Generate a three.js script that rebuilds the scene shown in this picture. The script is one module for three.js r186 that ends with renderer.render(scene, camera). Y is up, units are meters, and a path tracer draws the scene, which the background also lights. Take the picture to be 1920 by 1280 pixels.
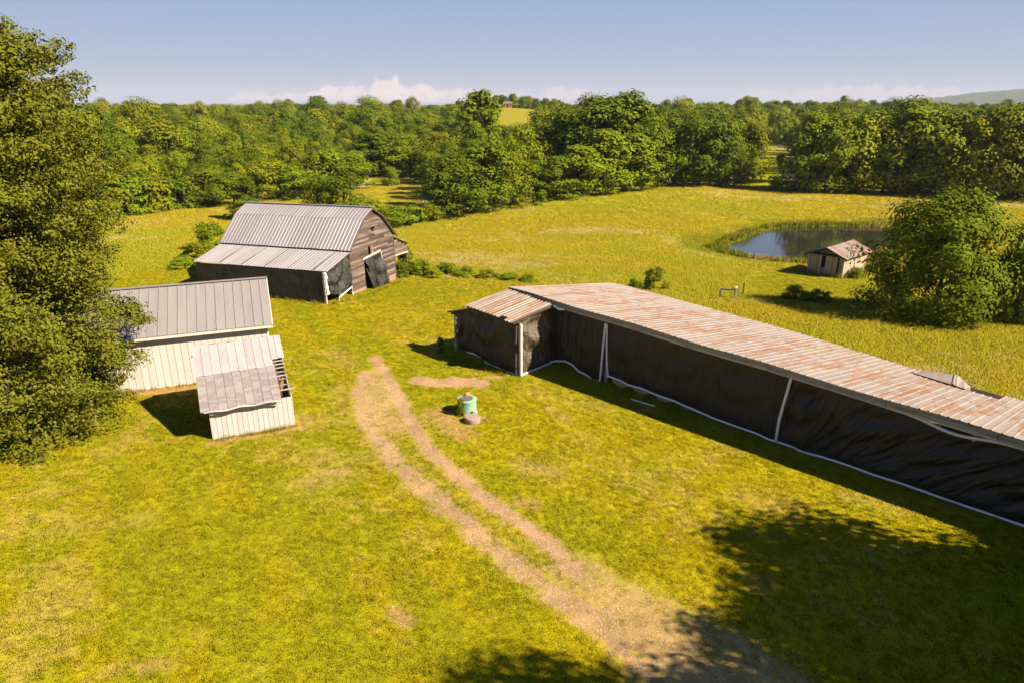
import * as THREE from 'three';

// ---------------------------------------------------------------- camera, sky, sun, exposure
const scene = new THREE.Scene();
const EYE = 14, FPX = 1280, PITCH = Math.atan((640 - 192) / FPX);
const camera = new THREE.PerspectiveCamera(THREE.MathUtils.radToDeg(2 * Math.atan(640 / FPX)), 1024 / 682, 0.5, 12000);
camera.position.set(0, EYE, 0);
camera.rotation.x = -PITCH;
scene.add(camera);

const renderer = new THREE.WebGLRenderer({ antialias: true });
renderer.toneMapping = THREE.LinearToneMapping;
const EXPOSURE = 3.0;
renderer.toneMappingExposure = EXPOSURE;
renderer.shadowMap.enabled = true;

const SUN = new THREE.Vector3(0.71, 0.636, 0.30).normalize();
const sun = new THREE.DirectionalLight(new THREE.Color().setRGB(1.0, 0.85, 0.62), 5.0);
sun.position.copy(SUN).multiplyScalar(200).add(new THREE.Vector3(5, 0, -50));
sun.target.position.set(5, 0, -50);
sun.castShadow = true;
sun.shadow.mapSize.set(4096, 4096);
Object.assign(sun.shadow.camera, { left: -140, right: 140, top: 140, bottom: -140, near: 1, far: 600 });
scene.add(sun, sun.target);

// ---------------------------------------------------------------- numbers
const clamp = (x, a = 0, b = 1) => Math.min(b, Math.max(a, x));
const ss = (a, b, x) => { const t = clamp((x - a) / (b - a)); return t * t * (3 - 2 * t); };
const lerp = (a, b, t) => a + (b - a) * t;
function RNG(seed) {
  let a = seed >>> 0;
  return () => { a = (a + 0x6d2b79f5) >>> 0; let t = Math.imul(a ^ (a >>> 15), 1 | a); t = (t + Math.imul(t ^ (t >>> 7), 61 | t)) ^ t; return ((t ^ (t >>> 14)) >>> 0) / 4294967296; };
}
function h2(ix, iy) { let n = (Math.imul(ix, 374761393) + Math.imul(iy, 668265263)) | 0; n = Math.imul(n ^ (n >>> 13), 1274126177); return ((n ^ (n >>> 16)) >>> 0) / 4294967296; }
function vn(x, y) {
  const ix = Math.floor(x), iy = Math.floor(y); let u = x - ix, v = y - iy; u = u * u * (3 - 2 * u); v = v * v * (3 - 2 * v);
  const a = h2(ix, iy), b = h2(ix + 1, iy), c = h2(ix, iy + 1), d = h2(ix + 1, iy + 1);
  return a + (b - a) * u + (c - a) * v + (a - b - c + d) * u * v;
}
function fbm(x, y, o = 4) { let s = 0, a = 0.5, t = 0; for (let i = 0; i < o; i++) { s += a * vn(x, y); t += a; a *= 0.5; x = x * 2.03 + 17.3; y = y * 2.03 + 9.1; } return s / t; }
const V = (x, y, z) => new THREE.Vector3(x, y, z);
const mix3 = (a, b, t) => [lerp(a[0], b[0], t), lerp(a[1], b[1], t), lerp(a[2], b[2], t)];
const enc = (c) => Math.round(255 * clamp(c <= 0.0031308 ? c * 12.92 : 1.055 * Math.pow(c, 1 / 2.4) - 0.055));

// ---------------------------------------------------------------- sky (air and far cumulus only)
{
  const W = 4096, H = 2048, data = new Float32Array(W * H * 4), K = 1 / EXPOSURE;
  const az = (px) => (px - 960) / FPX / Math.cos(PITCH);     // azimuth of a bearing, small at the horizon
  const heaps = [[515, 0.75, 55, 0.6], [590, 0.8, 40, 0.55], [662, 1.35, 50, 0.9], [738, 1.95, 30, 1], [782, 1.5, 50, 0.95], [868, 1.2, 50, 0.8], [950, 0.9, 50, 0.3], [1050, 1.2, 50, 0.5], [1430, 0.9, 70, 0.32], [1560, 1.2, 90, 0.4], [1690, 1.2, 80, 0.4]];
  for (let r = 0; r < H; r++) {
    const el = ((r + 0.5) / H - 0.5) * 180;
    for (let c = 0; c < W; c++) {
      const th = ((c + 0.5) / W - 0.5) * 2 * Math.PI;
      const e = Math.max(el, 0);
      let col = mix3([0.555, 0.565, 0.645], [0.46, 0.53, 0.66], ss(0.5, 3.5, e));
      col = mix3(col, [0.325, 0.45, 0.685], ss(1.5, 8.5, e));
      col = mix3(col, [0.125, 0.21, 0.45], ss(8, 42, e));
      col = mix3(col, [0.075, 0.14, 0.35], ss(40, 90, e));
      if (el > -0.3 && el < 4.5) {
        let a = th + Math.PI / 2; if (a > Math.PI) a -= 2 * Math.PI;
        const px = 960 + Math.tan(clamp(a, -1.3, 1.3)) * FPX * Math.cos(PITCH) * 1.06;
        let top = 0, str = 0;
        if (Math.abs(a) < 1.0) for (const [x, t, w, s] of heaps) { const g = Math.exp(-(((px - x) / w) ** 2)); top = Math.max(top, t * ss(0.0, 0.75, g)); str = Math.max(str, s * ss(0.0, 0.3, g)); }
        else { const n = fbm(a * 5 + 40, 3, 3); top = 2.4 * ss(0.45, 0.8, n); str = 0.6 * ss(0.4, 0.7, n); }
        const n = fbm(a * 90, el * 1.9 + 5, 4), n2 = fbm(a * 260 + 9, el * 5.5, 3);
        const edge = top * (0.6 + 0.66 * n) + (n2 - 0.5) * 0.3 * Math.min(1, top) - el;
        const m = str * ss(-0.04, 0.22, edge) * ss(-0.25, 0.3, el);
        const lit = 0.5 + 0.5 * ss(0.3, 0.75, n2 * 0.6 + n * 0.4 + 0.12 * el);
        col = mix3(col, mix3([0.60, 0.545, 0.64], [0.93, 0.77, 0.72], lit), m);
      }
      const i = (r * W + c) * 4;
      data[i] = col[0] * K; data[i + 1] = col[1] * K; data[i + 2] = col[2] * K; data[i + 3] = 1;
    }
  }
  const t = new THREE.DataTexture(data, W, H, THREE.RGBAFormat, THREE.FloatType);
  t.mapping = THREE.EquirectangularReflectionMapping; t.magFilter = t.minFilter = THREE.LinearFilter; t.needsUpdate = true;
  scene.background = t; scene.environment = t;
}
scene.fog = new THREE.FogExp2(new THREE.Color().setRGB(0.62, 0.70, 0.92), 0.000065);

// ---------------------------------------------------------------- terrain
const POND_Y = -3.3;
const rayDir = (px, py) => { const x = (px - 960) / FPX, y = -(py - 640) / FPX, c = Math.cos(PITCH), s = Math.sin(PITCH); return V(x, y * c - s, -y * s - c); };
const onLevel = (px, py, h) => { const d = rayDir(px, py), t = (h - EYE) / d.y; return V(d.x * t, h, d.z * t); };
const pondPoly = [[1352, 466], [1372, 475], [1400, 482], [1440, 488], [1490, 492], [1545, 491], [1600, 484], [1650, 470], [1690, 452], [1690, 436], [1640, 425], [1560, 425], [1480, 426], [1438, 432], [1398, 446]].map(([x, y]) => { const p = onLevel(x, y, POND_Y); return [p.x, p.z]; });
function polyDist(poly, x, z) {   // signed: negative inside
  let d = 1e9, inside = false;
  for (let i = 0, j = poly.length - 1; i < poly.length; j = i++) {
    const [ax, az] = poly[j], [bx, bz] = poly[i], ex = bx - ax, ez = bz - az, t = clamp(((x - ax) * ex + (z - az) * ez) / (ex * ex + ez * ez));
    d = Math.min(d, Math.hypot(x - ax - ex * t, z - az - ez * t));
    if ((az > z) !== (bz > z) && x < ((bx - ax) * (z - az)) / (bz - az) + ax) inside = !inside;
  }
  return inside ? -d : d;
}
const pondDist = (x, z) => (x < 10 || x > 75 || z > -60 || z < -125 ? 30 : polyDist(pondPoly, x, z) + (fbm(x * 0.45, z * 0.45, 2) - 0.5) * 0.9);
function terr(x, z) {
  const s = -z + 0.3 * x;
  let h = -2.8 * ss(36, 100, s);
  const far = ss(120, 260, -z);
  h += far * (fbm(x * 0.006 + 3, z * 0.006, 3) - 0.5) * 5 + ss(230, 600, -z) * 1.8;
  h += 11.5 * Math.exp(-(((x + 2) / 58) ** 2)) * ss(345, 505, -z) * (1 - ss(530, 640, -z));
  h += (fbm(x * 0.05, z * 0.05, 2) - 0.5) * 0.5 * ss(50, 80, s);
  const pd = pondDist(x, z);
  if (pd < 7) h = pd < 0 ? lerp(POND_Y - 0.05, POND_Y - 0.9, ss(0, 4, -pd)) : lerp(POND_Y + 0.02, Math.max(h, POND_Y + 0.25), ss(0, 6.5, pd));
  return h;
}
function hit(px, py) { let h = 0, p; for (let i = 0; i < 60; i++) { p = onLevel(px, py, h); h = lerp(h, terr(p.x, p.z), 0.6); } p.y = terr(p.x, p.z); return p; }
const poly = (pts) => pts.map(([x, y]) => { const p = hit(x, y); return [p.x, p.z]; });

// ---------------------------------------------------------------- naming helpers
const taken = {};
function numbered(n) { const k = taken[n] = (taken[n] ?? -1) + 1; return k ? `${n}_${String(k).padStart(3, '0')}` : n; }
function tag(o, label, category, group, kind) { if (label) o.userData.label = label; if (category) o.userData.category = category; if (group) o.userData.group = group; if (kind) o.userData.kind = kind; return o; }
function thing(name, label, category, pos = V(0, 0, 0), dirx = null, group) {
  const g = new THREE.Group(); g.name = numbered(name); g.position.copy(pos);
  if (dirx) g.rotation.y = Math.atan2(-dirx[1], dirx[0]);
  scene.add(g); return tag(g, label, category, group);
}
class GB {
  constructor(seed = 1) { this.p = []; this.uv = []; this.r = RNG(seed); this.off = [0, 0]; }
  shift() { this.off = [this.r() * 7, this.r() * 7]; return this; }
  tri(a, b, c, ua, ub, uc) { for (const v of [a, b, c]) this.p.push(v[0], v[1], v[2]); for (const u of [ua, ub, uc]) this.uv.push(u[0] + this.off[0], u[1] + this.off[1]); return this; }
  quad(a, b, c, d, uv) {
    const L = (m, n) => Math.hypot(m[0] - n[0], m[1] - n[1], m[2] - n[2]);
    if (!uv) { const w = L(a, b), h = L(a, d); uv = [[0, 0], [w, 0], [w, h], [0, h]]; }
    this.tri(a, b, c, uv[0], uv[1], uv[2]); return this.tri(a, c, d, uv[0], uv[2], uv[3]);
  }
  hexa(q) { // q: 8 corners, 0-3 bottom loop, 4-7 top loop
    this.quad(q[0], q[1], q[5], q[4]); this.quad(q[1], q[2], q[6], q[5]); this.quad(q[2], q[3], q[7], q[6]); this.quad(q[3], q[0], q[4], q[7]);
    this.quad(q[4], q[5], q[6], q[7]); return this.quad(q[3], q[2], q[1], q[0]);
  }
  box(x0, y0, z0, x1, y1, z1) { return this.hexa([[x0, y0, z1], [x1, y0, z1], [x1, y0, z0], [x0, y0, z0], [x0, y1, z1], [x1, y1, z1], [x1, y1, z0], [x0, y1, z0]]); }
  beam(a, b, w, h) { // w across (horizontal), h in the other direction
    const A = V(...a), B = V(...b), d = B.clone().sub(A).normalize(), up = Math.abs(d.y) > 0.95 ? V(1, 0, 0) : V(0, 1, 0), s = d.clone().cross(up).normalize(), u = s.clone().cross(d).normalize();
    const c = (P, i, j) => P.clone().addScaledVector(s, i * w / 2).addScaledVector(u, j * h / 2).toArray();
    return this.hexa([c(A, -1, -1), c(B, -1, -1), c(B, 1, -1), c(A, 1, -1), c(A, -1, 1), c(B, -1, 1), c(B, 1, 1), c(A, 1, 1)]);
  }
  tube(pts, r, n = 6) {
    const P = pts.map((p) => V(...p)), rings = [];
    for (let i = 0; i < P.length; i++) {
      const d = P[Math.min(i + 1, P.length - 1)].clone().sub(P[Math.max(i - 1, 0)]).normalize(), up = Math.abs(d.y) > 0.9 ? V(1, 0, 0) : V(0, 1, 0), s = d.clone().cross(up).normalize(), u = s.clone().cross(d), rr = typeof r === 'function' ? r(i / (P.length - 1)) : r, ring = [];
      for (let k = 0; k < n; k++) { const a = (k / n) * 2 * Math.PI; ring.push(P[i].clone().addScaledVector(s, Math.cos(a) * rr).addScaledVector(u, Math.sin(a) * rr).toArray()); }
      rings.push(ring);
    }
    for (let i = 0; i + 1 < rings.length; i++) for (let k = 0; k < n; k++) this.quad(rings[i][k], rings[i][(k + 1) % n], rings[i + 1][(k + 1) % n], rings[i + 1][k]);
    for (const ring of [rings[0].slice().reverse(), rings[rings.length - 1]]) for (let k = 1; k + 1 < n; k++) this.tri(ring[0], ring[k], ring[k + 1], [0, 0], [0.1, 0], [0, 0.1]);
    return this;
  }
  geo() { const g = new THREE.BufferGeometry(); g.setAttribute('position', new THREE.Float32BufferAttribute(this.p, 3)); g.setAttribute('uv', new THREE.Float32BufferAttribute(this.uv, 2)); g.computeVertexNormals(); return g; }
  build(name, mat, parent = scene) { return addMesh(name, this.geo(), mat, parent); }
}
function addMesh(name, geo, mat, parent = scene) {
  const m = new THREE.Mesh(geo, mat); m.name = parent === scene ? numbered(name) : name; m.castShadow = m.receiveShadow = true; parent.add(m); return m;
}
// a smooth grid surface: f(i, j) -> [x, y, z]
function gridGeo(nu, nv, f, uvScale = 1) {
  const p = [], uv = [], idx = [];
  for (let j = 0; j <= nv; j++) for (let i = 0; i <= nu; i++) { p.push(...f(i / nu, j / nv)); uv.push((i / nu) * uvScale, (j / nv) * uvScale); }
  for (let j = 0; j < nv; j++) for (let i = 0; i < nu; i++) { const a = j * (nu + 1) + i, b = a + 1, c = a + nu + 1, d = c + 1; idx.push(a, b, d, a, d, c); }
  const g = new THREE.BufferGeometry(); g.setAttribute('position', new THREE.Float32BufferAttribute(p, 3)); g.setAttribute('uv', new THREE.Float32BufferAttribute(uv, 2)); g.setIndex(idx); g.computeVertexNormals(); return g;
}

// ---------------------------------------------------------------- textures and materials
function tex(w, h, f, metres, metresV = metres, srgb = true) {
  const d = new Uint8Array(w * h * 4);
  for (let j = 0; j < h; j++) for (let i = 0; i < w; i++) { const c = f(i / w, j / h, i, j), k = (j * w + i) * 4; for (let q = 0; q < 3; q++) d[k + q] = srgb ? enc(c[q]) : Math.round(255 * clamp(c[q])); d[k + 3] = 255; }
  const t = new THREE.DataTexture(d, w, h); t.colorSpace = srgb ? THREE.SRGBColorSpace : THREE.NoColorSpace; t.wrapS = t.wrapT = THREE.RepeatWrapping; t.magFilter = THREE.LinearFilter; t.minFilter = THREE.LinearMipmapLinearFilter; t.generateMipmaps = true; t.repeat.set(1 / metres, 1 / metresV); t.needsUpdate = true; return t;
}
// noise that repeats over the unit square: px, py are whole numbers of cells
function tn(u, v, px, py, seed = 0) {
  const x = u * px, y = v * py, ix = Math.floor(x), iy = Math.floor(y); let a = x - ix, b = y - iy; a = a * a * (3 - 2 * a); b = b * b * (3 - 2 * b);
  const m = (i, j) => h2(((i % px) + px) % px + seed * 131, ((j % py) + py) % py + seed * 71);
  return lerp(lerp(m(ix, iy), m(ix + 1, iy), a), lerp(m(ix, iy + 1), m(ix + 1, iy + 1), a), b);
}
const mat = (rgb, rough = 0.9, extra = {}) => new THREE.MeshStandardMaterial({ color: new THREE.Color().setRGB(...rgb), roughness: rough, metalness: 0, side: THREE.DoubleSide, ...extra });
const tones = (base, list, rough, extra) => list.map((k) => mat(base.map((c) => c * k), rough, extra));

// rusted galvanised tin: streaks run down the slope (v)
const rustFn = (amount) => (u, v) => {
  const a = 0.4 * tn(u, v, 13, 6, 1) + 0.35 * tn(u, v, 34, 14, 2) + 0.25 * tn(u, v, 90, 40, 3), st = tn(u, v, 130, 4, 4);
  const m = ss(amount, amount + 0.17, a + (st - 0.5) * 0.34), g = tn(u, v, 60, 60, 5);
  const zinc = mix3([0.18, 0.15, 0.138], [0.265, 0.218, 0.192], 0.6 * tn(u, v, 40, 5, 6) + 0.4 * g), rust = mix3([0.165, 0.07, 0.032], [0.23, 0.118, 0.062], tn(u, v, 50, 24, 7));
  return mix3(zinc, rust, m * 0.8);
};
const rustTin = mat([1, 1, 1], 0.62, { map: tex(1024, 1024, rustFn(0.52), 6, 9), metalness: 0.1 });
const rustTinHeavy = mat([1, 1, 1], 0.7, { map: tex(512, 512, rustFn(0.45), 5, 7), metalness: 0.1 });
const rustTinLight = mat([1, 1, 1], 0.55, { map: tex(512, 512, rustFn(0.58), 5, 7), metalness: 0.2 });
const grain = (dark, light, stretch = 3) => (u, v) => { const a = 0.5 * tn(u, v, 3, 40, 11) + 0.3 * tn(u, v, 8, 110, 12) + 0.2 * tn(u, v, 60, 200, 13); return mix3(dark, light, ss(0.2, 0.8, a)); };
const woodMap = tex(512, 512, grain([0.065, 0.045, 0.037], [0.20, 0.15, 0.13]), 3, 2);
const barnWood = [0.74, 0.52, 0.98, 0.36].map((k) => mat([k, k * 0.97, k * 0.95], 0.95, { map: woodMap }));
const greyWoodMap = tex(256, 256, grain([0.13, 0.12, 0.11], [0.28, 0.26, 0.24]), 3, 2);
const greyWood = mat([1, 1, 1], 0.95, { map: greyWoodMap });
const paleWood = mat([1.6, 1.5, 1.35], 0.9, { map: greyWoodMap });
const darkWood = mat([0.45, 0.36, 0.3], 0.95, { map: woodMap });
const metalMap = tex(256, 256, (u, v) => { const k = 0.86 + 0.2 * tn(u, v, 20, 4, 21) + 0.08 * tn(u, v, 64, 64, 22); return [k, k, k]; }, 4, 6);
const barnRoof = [1, 0.94, 1.06].map((k) => mat([0.265 * k, 0.245 * k, 0.262 * k], 0.5, { map: metalMap, metalness: 0.25 }));
const garageRoof = [1, 0.97, 1.03].map((k) => mat([0.215 * k, 0.197 * k, 0.2 * k], 0.55, { map: metalMap, metalness: 0.15 }));
const shedRoofNew = [1, 0.94, 1.05].map((k) => mat([0.305 * k, 0.28 * k, 0.295 * k], 0.5, { map: tex(256, 256, (u, v) => { const a = 0.78 + 0.3 * tn(u, v, 6, 6, 31) + 0.12 * tn(u, v, 40, 40, 32); return [a, a, a]; }, 3), metalness: 0.2 }));
const shedRoofOldMap = tex(512, 512, (u, v) => { const a = 0.6 * tn(u, v, 5, 24, 33) + 0.4 * tn(u, v, 40, 90, 34); return mix3([0.14, 0.122, 0.126], [0.195, 0.172, 0.18], ss(0.25, 0.75, a)); }, 3);
const shedRoofOld = [1, 0.97, 1.03].map((k) => mat([k, k, k], 0.7, { map: shedRoofOldMap }));
const cream = [1, 0.965, 1.03].map((k) => mat([0.42 * k, 0.395 * k, 0.385 * k], 0.8, { map: metalMap }));
const creamTrim = mat([0.50, 0.46, 0.40], 0.7);
const whitePipe = mat([0.60, 0.60, 0.62], 0.5);
const tarpBump = tex(256, 256, (u, v) => { const a = 0.5 * tn(u, v, 14, 14, 41) + 0.3 * tn(u, v, 40, 40, 42) + 0.2 * tn(u, v, 100, 100, 43); return [a, a, a]; }, 1, 1, false);
const tarp = new THREE.MeshPhysicalMaterial({ color: new THREE.Color().setRGB(0.0085, 0.0065, 0.0035), roughness: 0.45, specularIntensity: 0.9, side: THREE.DoubleSide, bumpMap: tarpBump, bumpScale: 0.03 });
const tarpShiny = mat([0.014, 0.013, 0.012], 0.42, { bumpMap: tarpBump, bumpScale: 0.05 });
const [shedWhiteA, shedWhiteB, shedWhiteC] = [1, 0.95, 1.04].map((k) => mat([0.37 * k, 0.35 * k, 0.36 * k], 0.85, { map: metalMap }));
const claybase = mat([0.24, 0.15, 0.12], 0.95, { map: metalMap });
const dirtDark = mat([0.09, 0.06, 0.04], 1);
const bark = mat([0.13, 0.105, 0.08], 0.95, { map: woodMap });
const barkPale = mat([0.34, 0.29, 0.23], 0.95);

// ---------------------------------------------------------------- ground colours
const lawnPoly = [[-60, -4], [-60, -66], ...poly([[60, 520], [275, 508], [350, 501], [560, 508], [742, 522], [800, 521], [870, 531], [940, 546]]), [1.5, -42.5], [24, -19.5], [40, -4]];
const bare = [];   // [polyline in plan, half width, strength, softness, redness]
const line = (pts, w, k, soft, red = 0) => bare.push({ pts: pts.map(([x, y]) => { const p = onLevel(x, y, 0); return [p.x, p.z]; }), w, k, soft, red });
line([[700, 672], [722, 700], [742, 740], [765, 785], [800, 840], [850, 887], [905, 932], [960, 972], [1010, 1007], [1050, 1042], [1085, 1078]], 0.30, 1, 0.35);
line([[685, 700], [676, 735], [682, 775], [700, 812], [728, 852], [765, 890], [812, 930], [862, 970], [912, 1014], [965, 1060], [1030, 1106], [1095, 1152], [1160, 1205], [1230, 1285]], 0.38, 0.95, 0.45);
line([[695, 715], [705, 760], [722, 800]], 0.75, 0.78, 0.6);
line([[728, 852], [812, 912], [900, 975], [990, 1045], [1080, 1105]], 0.45, 0.26, 0.8);
line([[1075, 1068], [1150, 1120], [1240, 1165], [1340, 1205], [1470, 1300]], 0.8, 0.7, 0.55);
line([[1160, 1160], [1250, 1225], [1330, 1300]], 0.85, 0.84, 0.55);
line([[788, 714], [822, 719], [860, 717], [898, 719]], 0.55, 1.1, 0.16, 0.25); line([[850, 711], [885, 713]], 0.3, 1.1, 0.16, 0.25);
line([[915, 709], [932, 710]], 0.25, 0.9, 0.2, 0.5);
line([[815, 775], [838, 800], [868, 815]], 0.55, 0.7, 0.5, 1);
line([[880, 783], [905, 787]], 0.3, 0.5, 0.4, 0.6);
line([[985, 872], [1035, 885]], 0.5, 0.5, 0.8, 0.3); line([[975, 943], [1000, 948]], 0.25, 0.6, 0.4, 0.9);
line([[585, 905], [640, 888]], 0.6, 0.45, 0.9, 0.2); line([[735, 1148], [760, 1165]], 0.14, 0.75, 0.3, 0.8);
line([[205, 1252], [320, 1243]], 0.12, 0.6, 0.4, 0.8); line([[110, 990], [260, 975]], 0.35, 0.35, 0.8, 0.5); line([[40, 1075], [110, 1060]], 0.25, 0.4, 0.5, 0.7);
line([[1400, 930], [1470, 950]], 0.5, 0.4, 0.8, 0.4); line([[1600, 930], [1680, 950]], 0.4, 0.4, 0.7, 0.4); line([[1775, 952], [1790, 950]], 0.15, 0.8, 0.2, 0.9);
line([[520, 850], [600, 862]], 0.5, 0.3, 0.8, 0.3); line([[1030, 770], [1060, 785]], 0.3, 0.45, 0.5, 0.7); line([[395, 832], [560, 803]], 0.16, 0.9, 0.2, 0.7); line([[165, 745], [365, 727]], 0.3, 0.95, 0.22, 0.8);
line([[560, 780], [580, 790]], 0.3, 0.5, 0.4, 0.6); line([[600, 568], [670, 563]], 0.12, 0.6, 0.3, 0.7); line([[1000, 735], [1130, 765]], 0.5, 0.3, 0.9, 0.3);
line([[630, 660], [660, 690]], 0.4, 0.4, 0.7, 0.3); line([[640, 720], [655, 790]], 0.3, 0.35, 0.6, 0.3);
for (const b of bare) { b.x0 = Math.min(...b.pts.map((p) => p[0])) - 2.5; b.x1 = Math.max(...b.pts.map((p) => p[0])) + 2.5; b.z0 = Math.min(...b.pts.map((p) => p[1])) - 2.5; b.z1 = Math.max(...b.pts.map((p) => p[1])) + 2.5; }
function bareAt(x, z) {  // [amount of bare soil, redness]
  let m = 0, red = 0;
  const wob = (fbm(x * 2.1, z * 2.1, 3) - 0.5) * 0.75;
  for (const b of bare) {
    if (x < b.x0 || x > b.x1 || z < b.z0 || z > b.z1) continue;
    let d = 1e9;
    for (let i = 0; i + 1 < b.pts.length; i++) { const [ax, az] = b.pts[i], [bx, bz] = b.pts[i + 1], ex = bx - ax, ez = bz - az, t = clamp(((x - ax) * ex + (z - az) * ez) / (ex * ex + ez * ez)); d = Math.min(d, Math.hypot(x - ax - ex * t, z - az - ez * t)); }
    const k = b.k * (1 - ss(b.w - b.soft * 0.5, b.w + b.soft, d + wob * (0.14 + b.soft * 1.5)));
    if (k > m) { m = k; red = b.red; }
  }
  if (m > 0 && m < 0.97) m *= ss(0.18, 0.5, vn(x * 5.1, z * 5.1) * 0.5 + vn(x * 13, z * 13) * 0.5 + m * 0.18);
  return [m, red];
}
// base colours of mown grass, hay grass and soil (linear)
const G_YEL = [0.300, 0.244, 0.004], G_GRN = [0.232, 0.222, 0.005], G_DRY = [0.35, 0.262, 0.05], F_GOLD = [0.315, 0.248, 0.016], F_GRN = [0.262, 0.252, 0.014], F_DRY = [0.40, 0.315, 0.12];
function lawnTone(x, z) {
  const a = fbm(x * 0.11 + 5, z * 0.11 + 2, 3), b = fbm(x * 0.55, z * 0.55, 3), c = fbm(x * 2.2 + 30, z * 2.2, 2);
  const stripe = Math.sin((x * 0.87 - z * 0.49 + 3 * fbm(x * 0.06, z * 0.06, 2)) * 2.5) * ss(3, -4, x) * 0.085;
  let col = mix3(G_GRN, G_YEL, clamp(ss(0.3, 0.68, a * 0.62 + b * 0.38 + stripe) * 0.95 + (c - 0.5) * 0.5));
  col = mix3(col, G_DRY, 0.6 * ss(0.56, 0.74, fbm(x * 0.3 + 70, z * 0.3 + 11, 3) * 0.62 + c * 0.38));
  return col;
}
const mownField = poly([[1395, 520], [1440, 498], [1500, 512], [1640, 512], [1660, 540], [1640, 566], [1540, 562], [1450, 560], [1395, 562]]);
const sedge = poly([[1100, 545], [1240, 552], [1400, 566], [1480, 575], [1640, 590], [1950, 622], [2150, 700], [1950, 770], [1700, 690], [1330, 580]]);   // rank yellow sedge behind the shed
function fieldTone(x, z) {
  const a = fbm(x * 0.035 + 3, z * 0.05, 3), b = fbm(x * 0.22, z * 0.3, 3), c = fbm(x * 1.1, z * 1.1, 2);
  const near = z > -62 && x > 0 ? ss(2, -3, polyDist(sedge, x, z) + (b - 0.5) * 5) : 0;
  let col = mix3(F_GRN, F_GOLD, clamp(ss(0.34, 0.62, a * 0.55 + b * 0.45) * 0.9 + near * 0.5 + (c - 0.5) * 0.4));
  col = mix3(col, F_DRY, 0.7 * ss(0.56, 0.72, fbm(x * 0.09 + 50, z * 0.14, 3) * 0.7 + c * 0.3));
  const pd = pondDist(x, z);
  col = mix3(col, [0.13, 0.14, 0.004], 0.8 * ss(6.5, 3, pd + (b - 0.5) * 4));
  if (x > 10 && x < 50 && z > -80 && z < -40) { const d = polyDist(mownField, x, z); col = mix3(col, [0.17, 0.165, 0.004], 0.8 * ss(1, -1, d)); }
  return col;
}

// ---------------------------------------------------------------- ground sheet, lawn, track
const edgeFlux = (lo, hi, step, reach, grow) => { const a = []; for (let v = lo; v <= hi + 1e-6; v += step) a.push(v); let d = step, v = lo; const l = []; while (v > reach[0]) { d *= grow; v -= d; l.unshift(v); } v = hi; d = step; while (v < reach[1]) { d *= grow; v += d; a.push(v); } return [...l, ...a]; };
const wood = { left: poly([[-300, 420], [215, 398], [300, 388], [425, 371], [560, 366], [700, 352], [690, 326], [800, 322], [790, 406], [850, 398], [960, 382], [1080, 368], [1180, 354], [1230, 345], [1330, 344], [1425, 347], [1560, 356], [1700, 362], [1940, 372], [2300, 380]]) };
const woodPoly = [...wood.left, [400, -220], [400, -330], [-400, -330], [-400, -180]];
const pasture = poly([[1380, 352], [1468, 360], [1462, 300], [1452, 272], [1385, 270]]);
const groundTile = tex(1024, 1024, (u, v) => { const k = 0.79 + 0.16 * tn(u, v, 200, 200, 51) + 0.14 * tn(u, v, 90, 90, 52) + 0.12 * tn(u, v, 24, 24, 53); return [k, k, k * 0.96]; }, 14);
{
  const xs = edgeFlux(-90, 100, 1.25, [-4200, 4200], 1.16), zs = edgeFlux(-175, 4, 1.25, [-4600, 300], 1.12), p = [], c = [], uv = [], idx = [];
  for (const z of zs) for (const x of xs) {
    p.push(x, terr(x, z), z); uv.push(x, z);
    let col = fieldTone(x, z);
    const wd = x > -420 && x < 420 && z < -90 && z > -340 ? polyDist(woodPoly, x, z) : 9;
    col = mix3(col, mix3([0.17, 0.13, 0.07], [0.25, 0.19, 0.10], fbm(x * 0.4, z * 0.4, 3)), 0.85 * ss(1.5, -3, wd));
    if (z < -340) col = mix3([0.09, 0.095, 0.01], [0.20, 0.172, 0.012], ss(120, 60, Math.abs(x + 4)) * ss(-680, -560, z));
    if (x > 40 && x < 160 && z < -125 && z > -345) col = mix3(col, [0.20, 0.205, 0.004], ss(3, -2, polyDist(pasture, x, z)));
    if (pondDist(x, z) < 0.2) col = [0.07, 0.06, 0.03];
    c.push(...col);
  }
  const n = xs.length;
  for (let j = 0; j + 1 < zs.length; j++) for (let i = 0; i + 1 < n; i++) { const a = j * n + i; idx.push(a, a + n, a + n + 1, a, a + n + 1, a + 1); }
  const g = new THREE.BufferGeometry(); g.setAttribute('position', new THREE.Float32BufferAttribute(p, 3)); g.setAttribute('color', new THREE.Float32BufferAttribute(c, 3)); g.setAttribute('uv', new THREE.Float32BufferAttribute(uv, 2)); g.setIndex(idx); g.computeVertexNormals();
  tag(addMesh('ground', g, new THREE.MeshPhysicalMaterial({ color: 0xffffff, roughness: 1, specularIntensity: 0.1, vertexColors: true, map: groundTile })), 'rolling hay field and pasture of yellow green grass', 'ground', null, 'structure');
}
const LX0 = -34, LX1 = 30, LZ0 = -66, LZ1 = -6;
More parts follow.
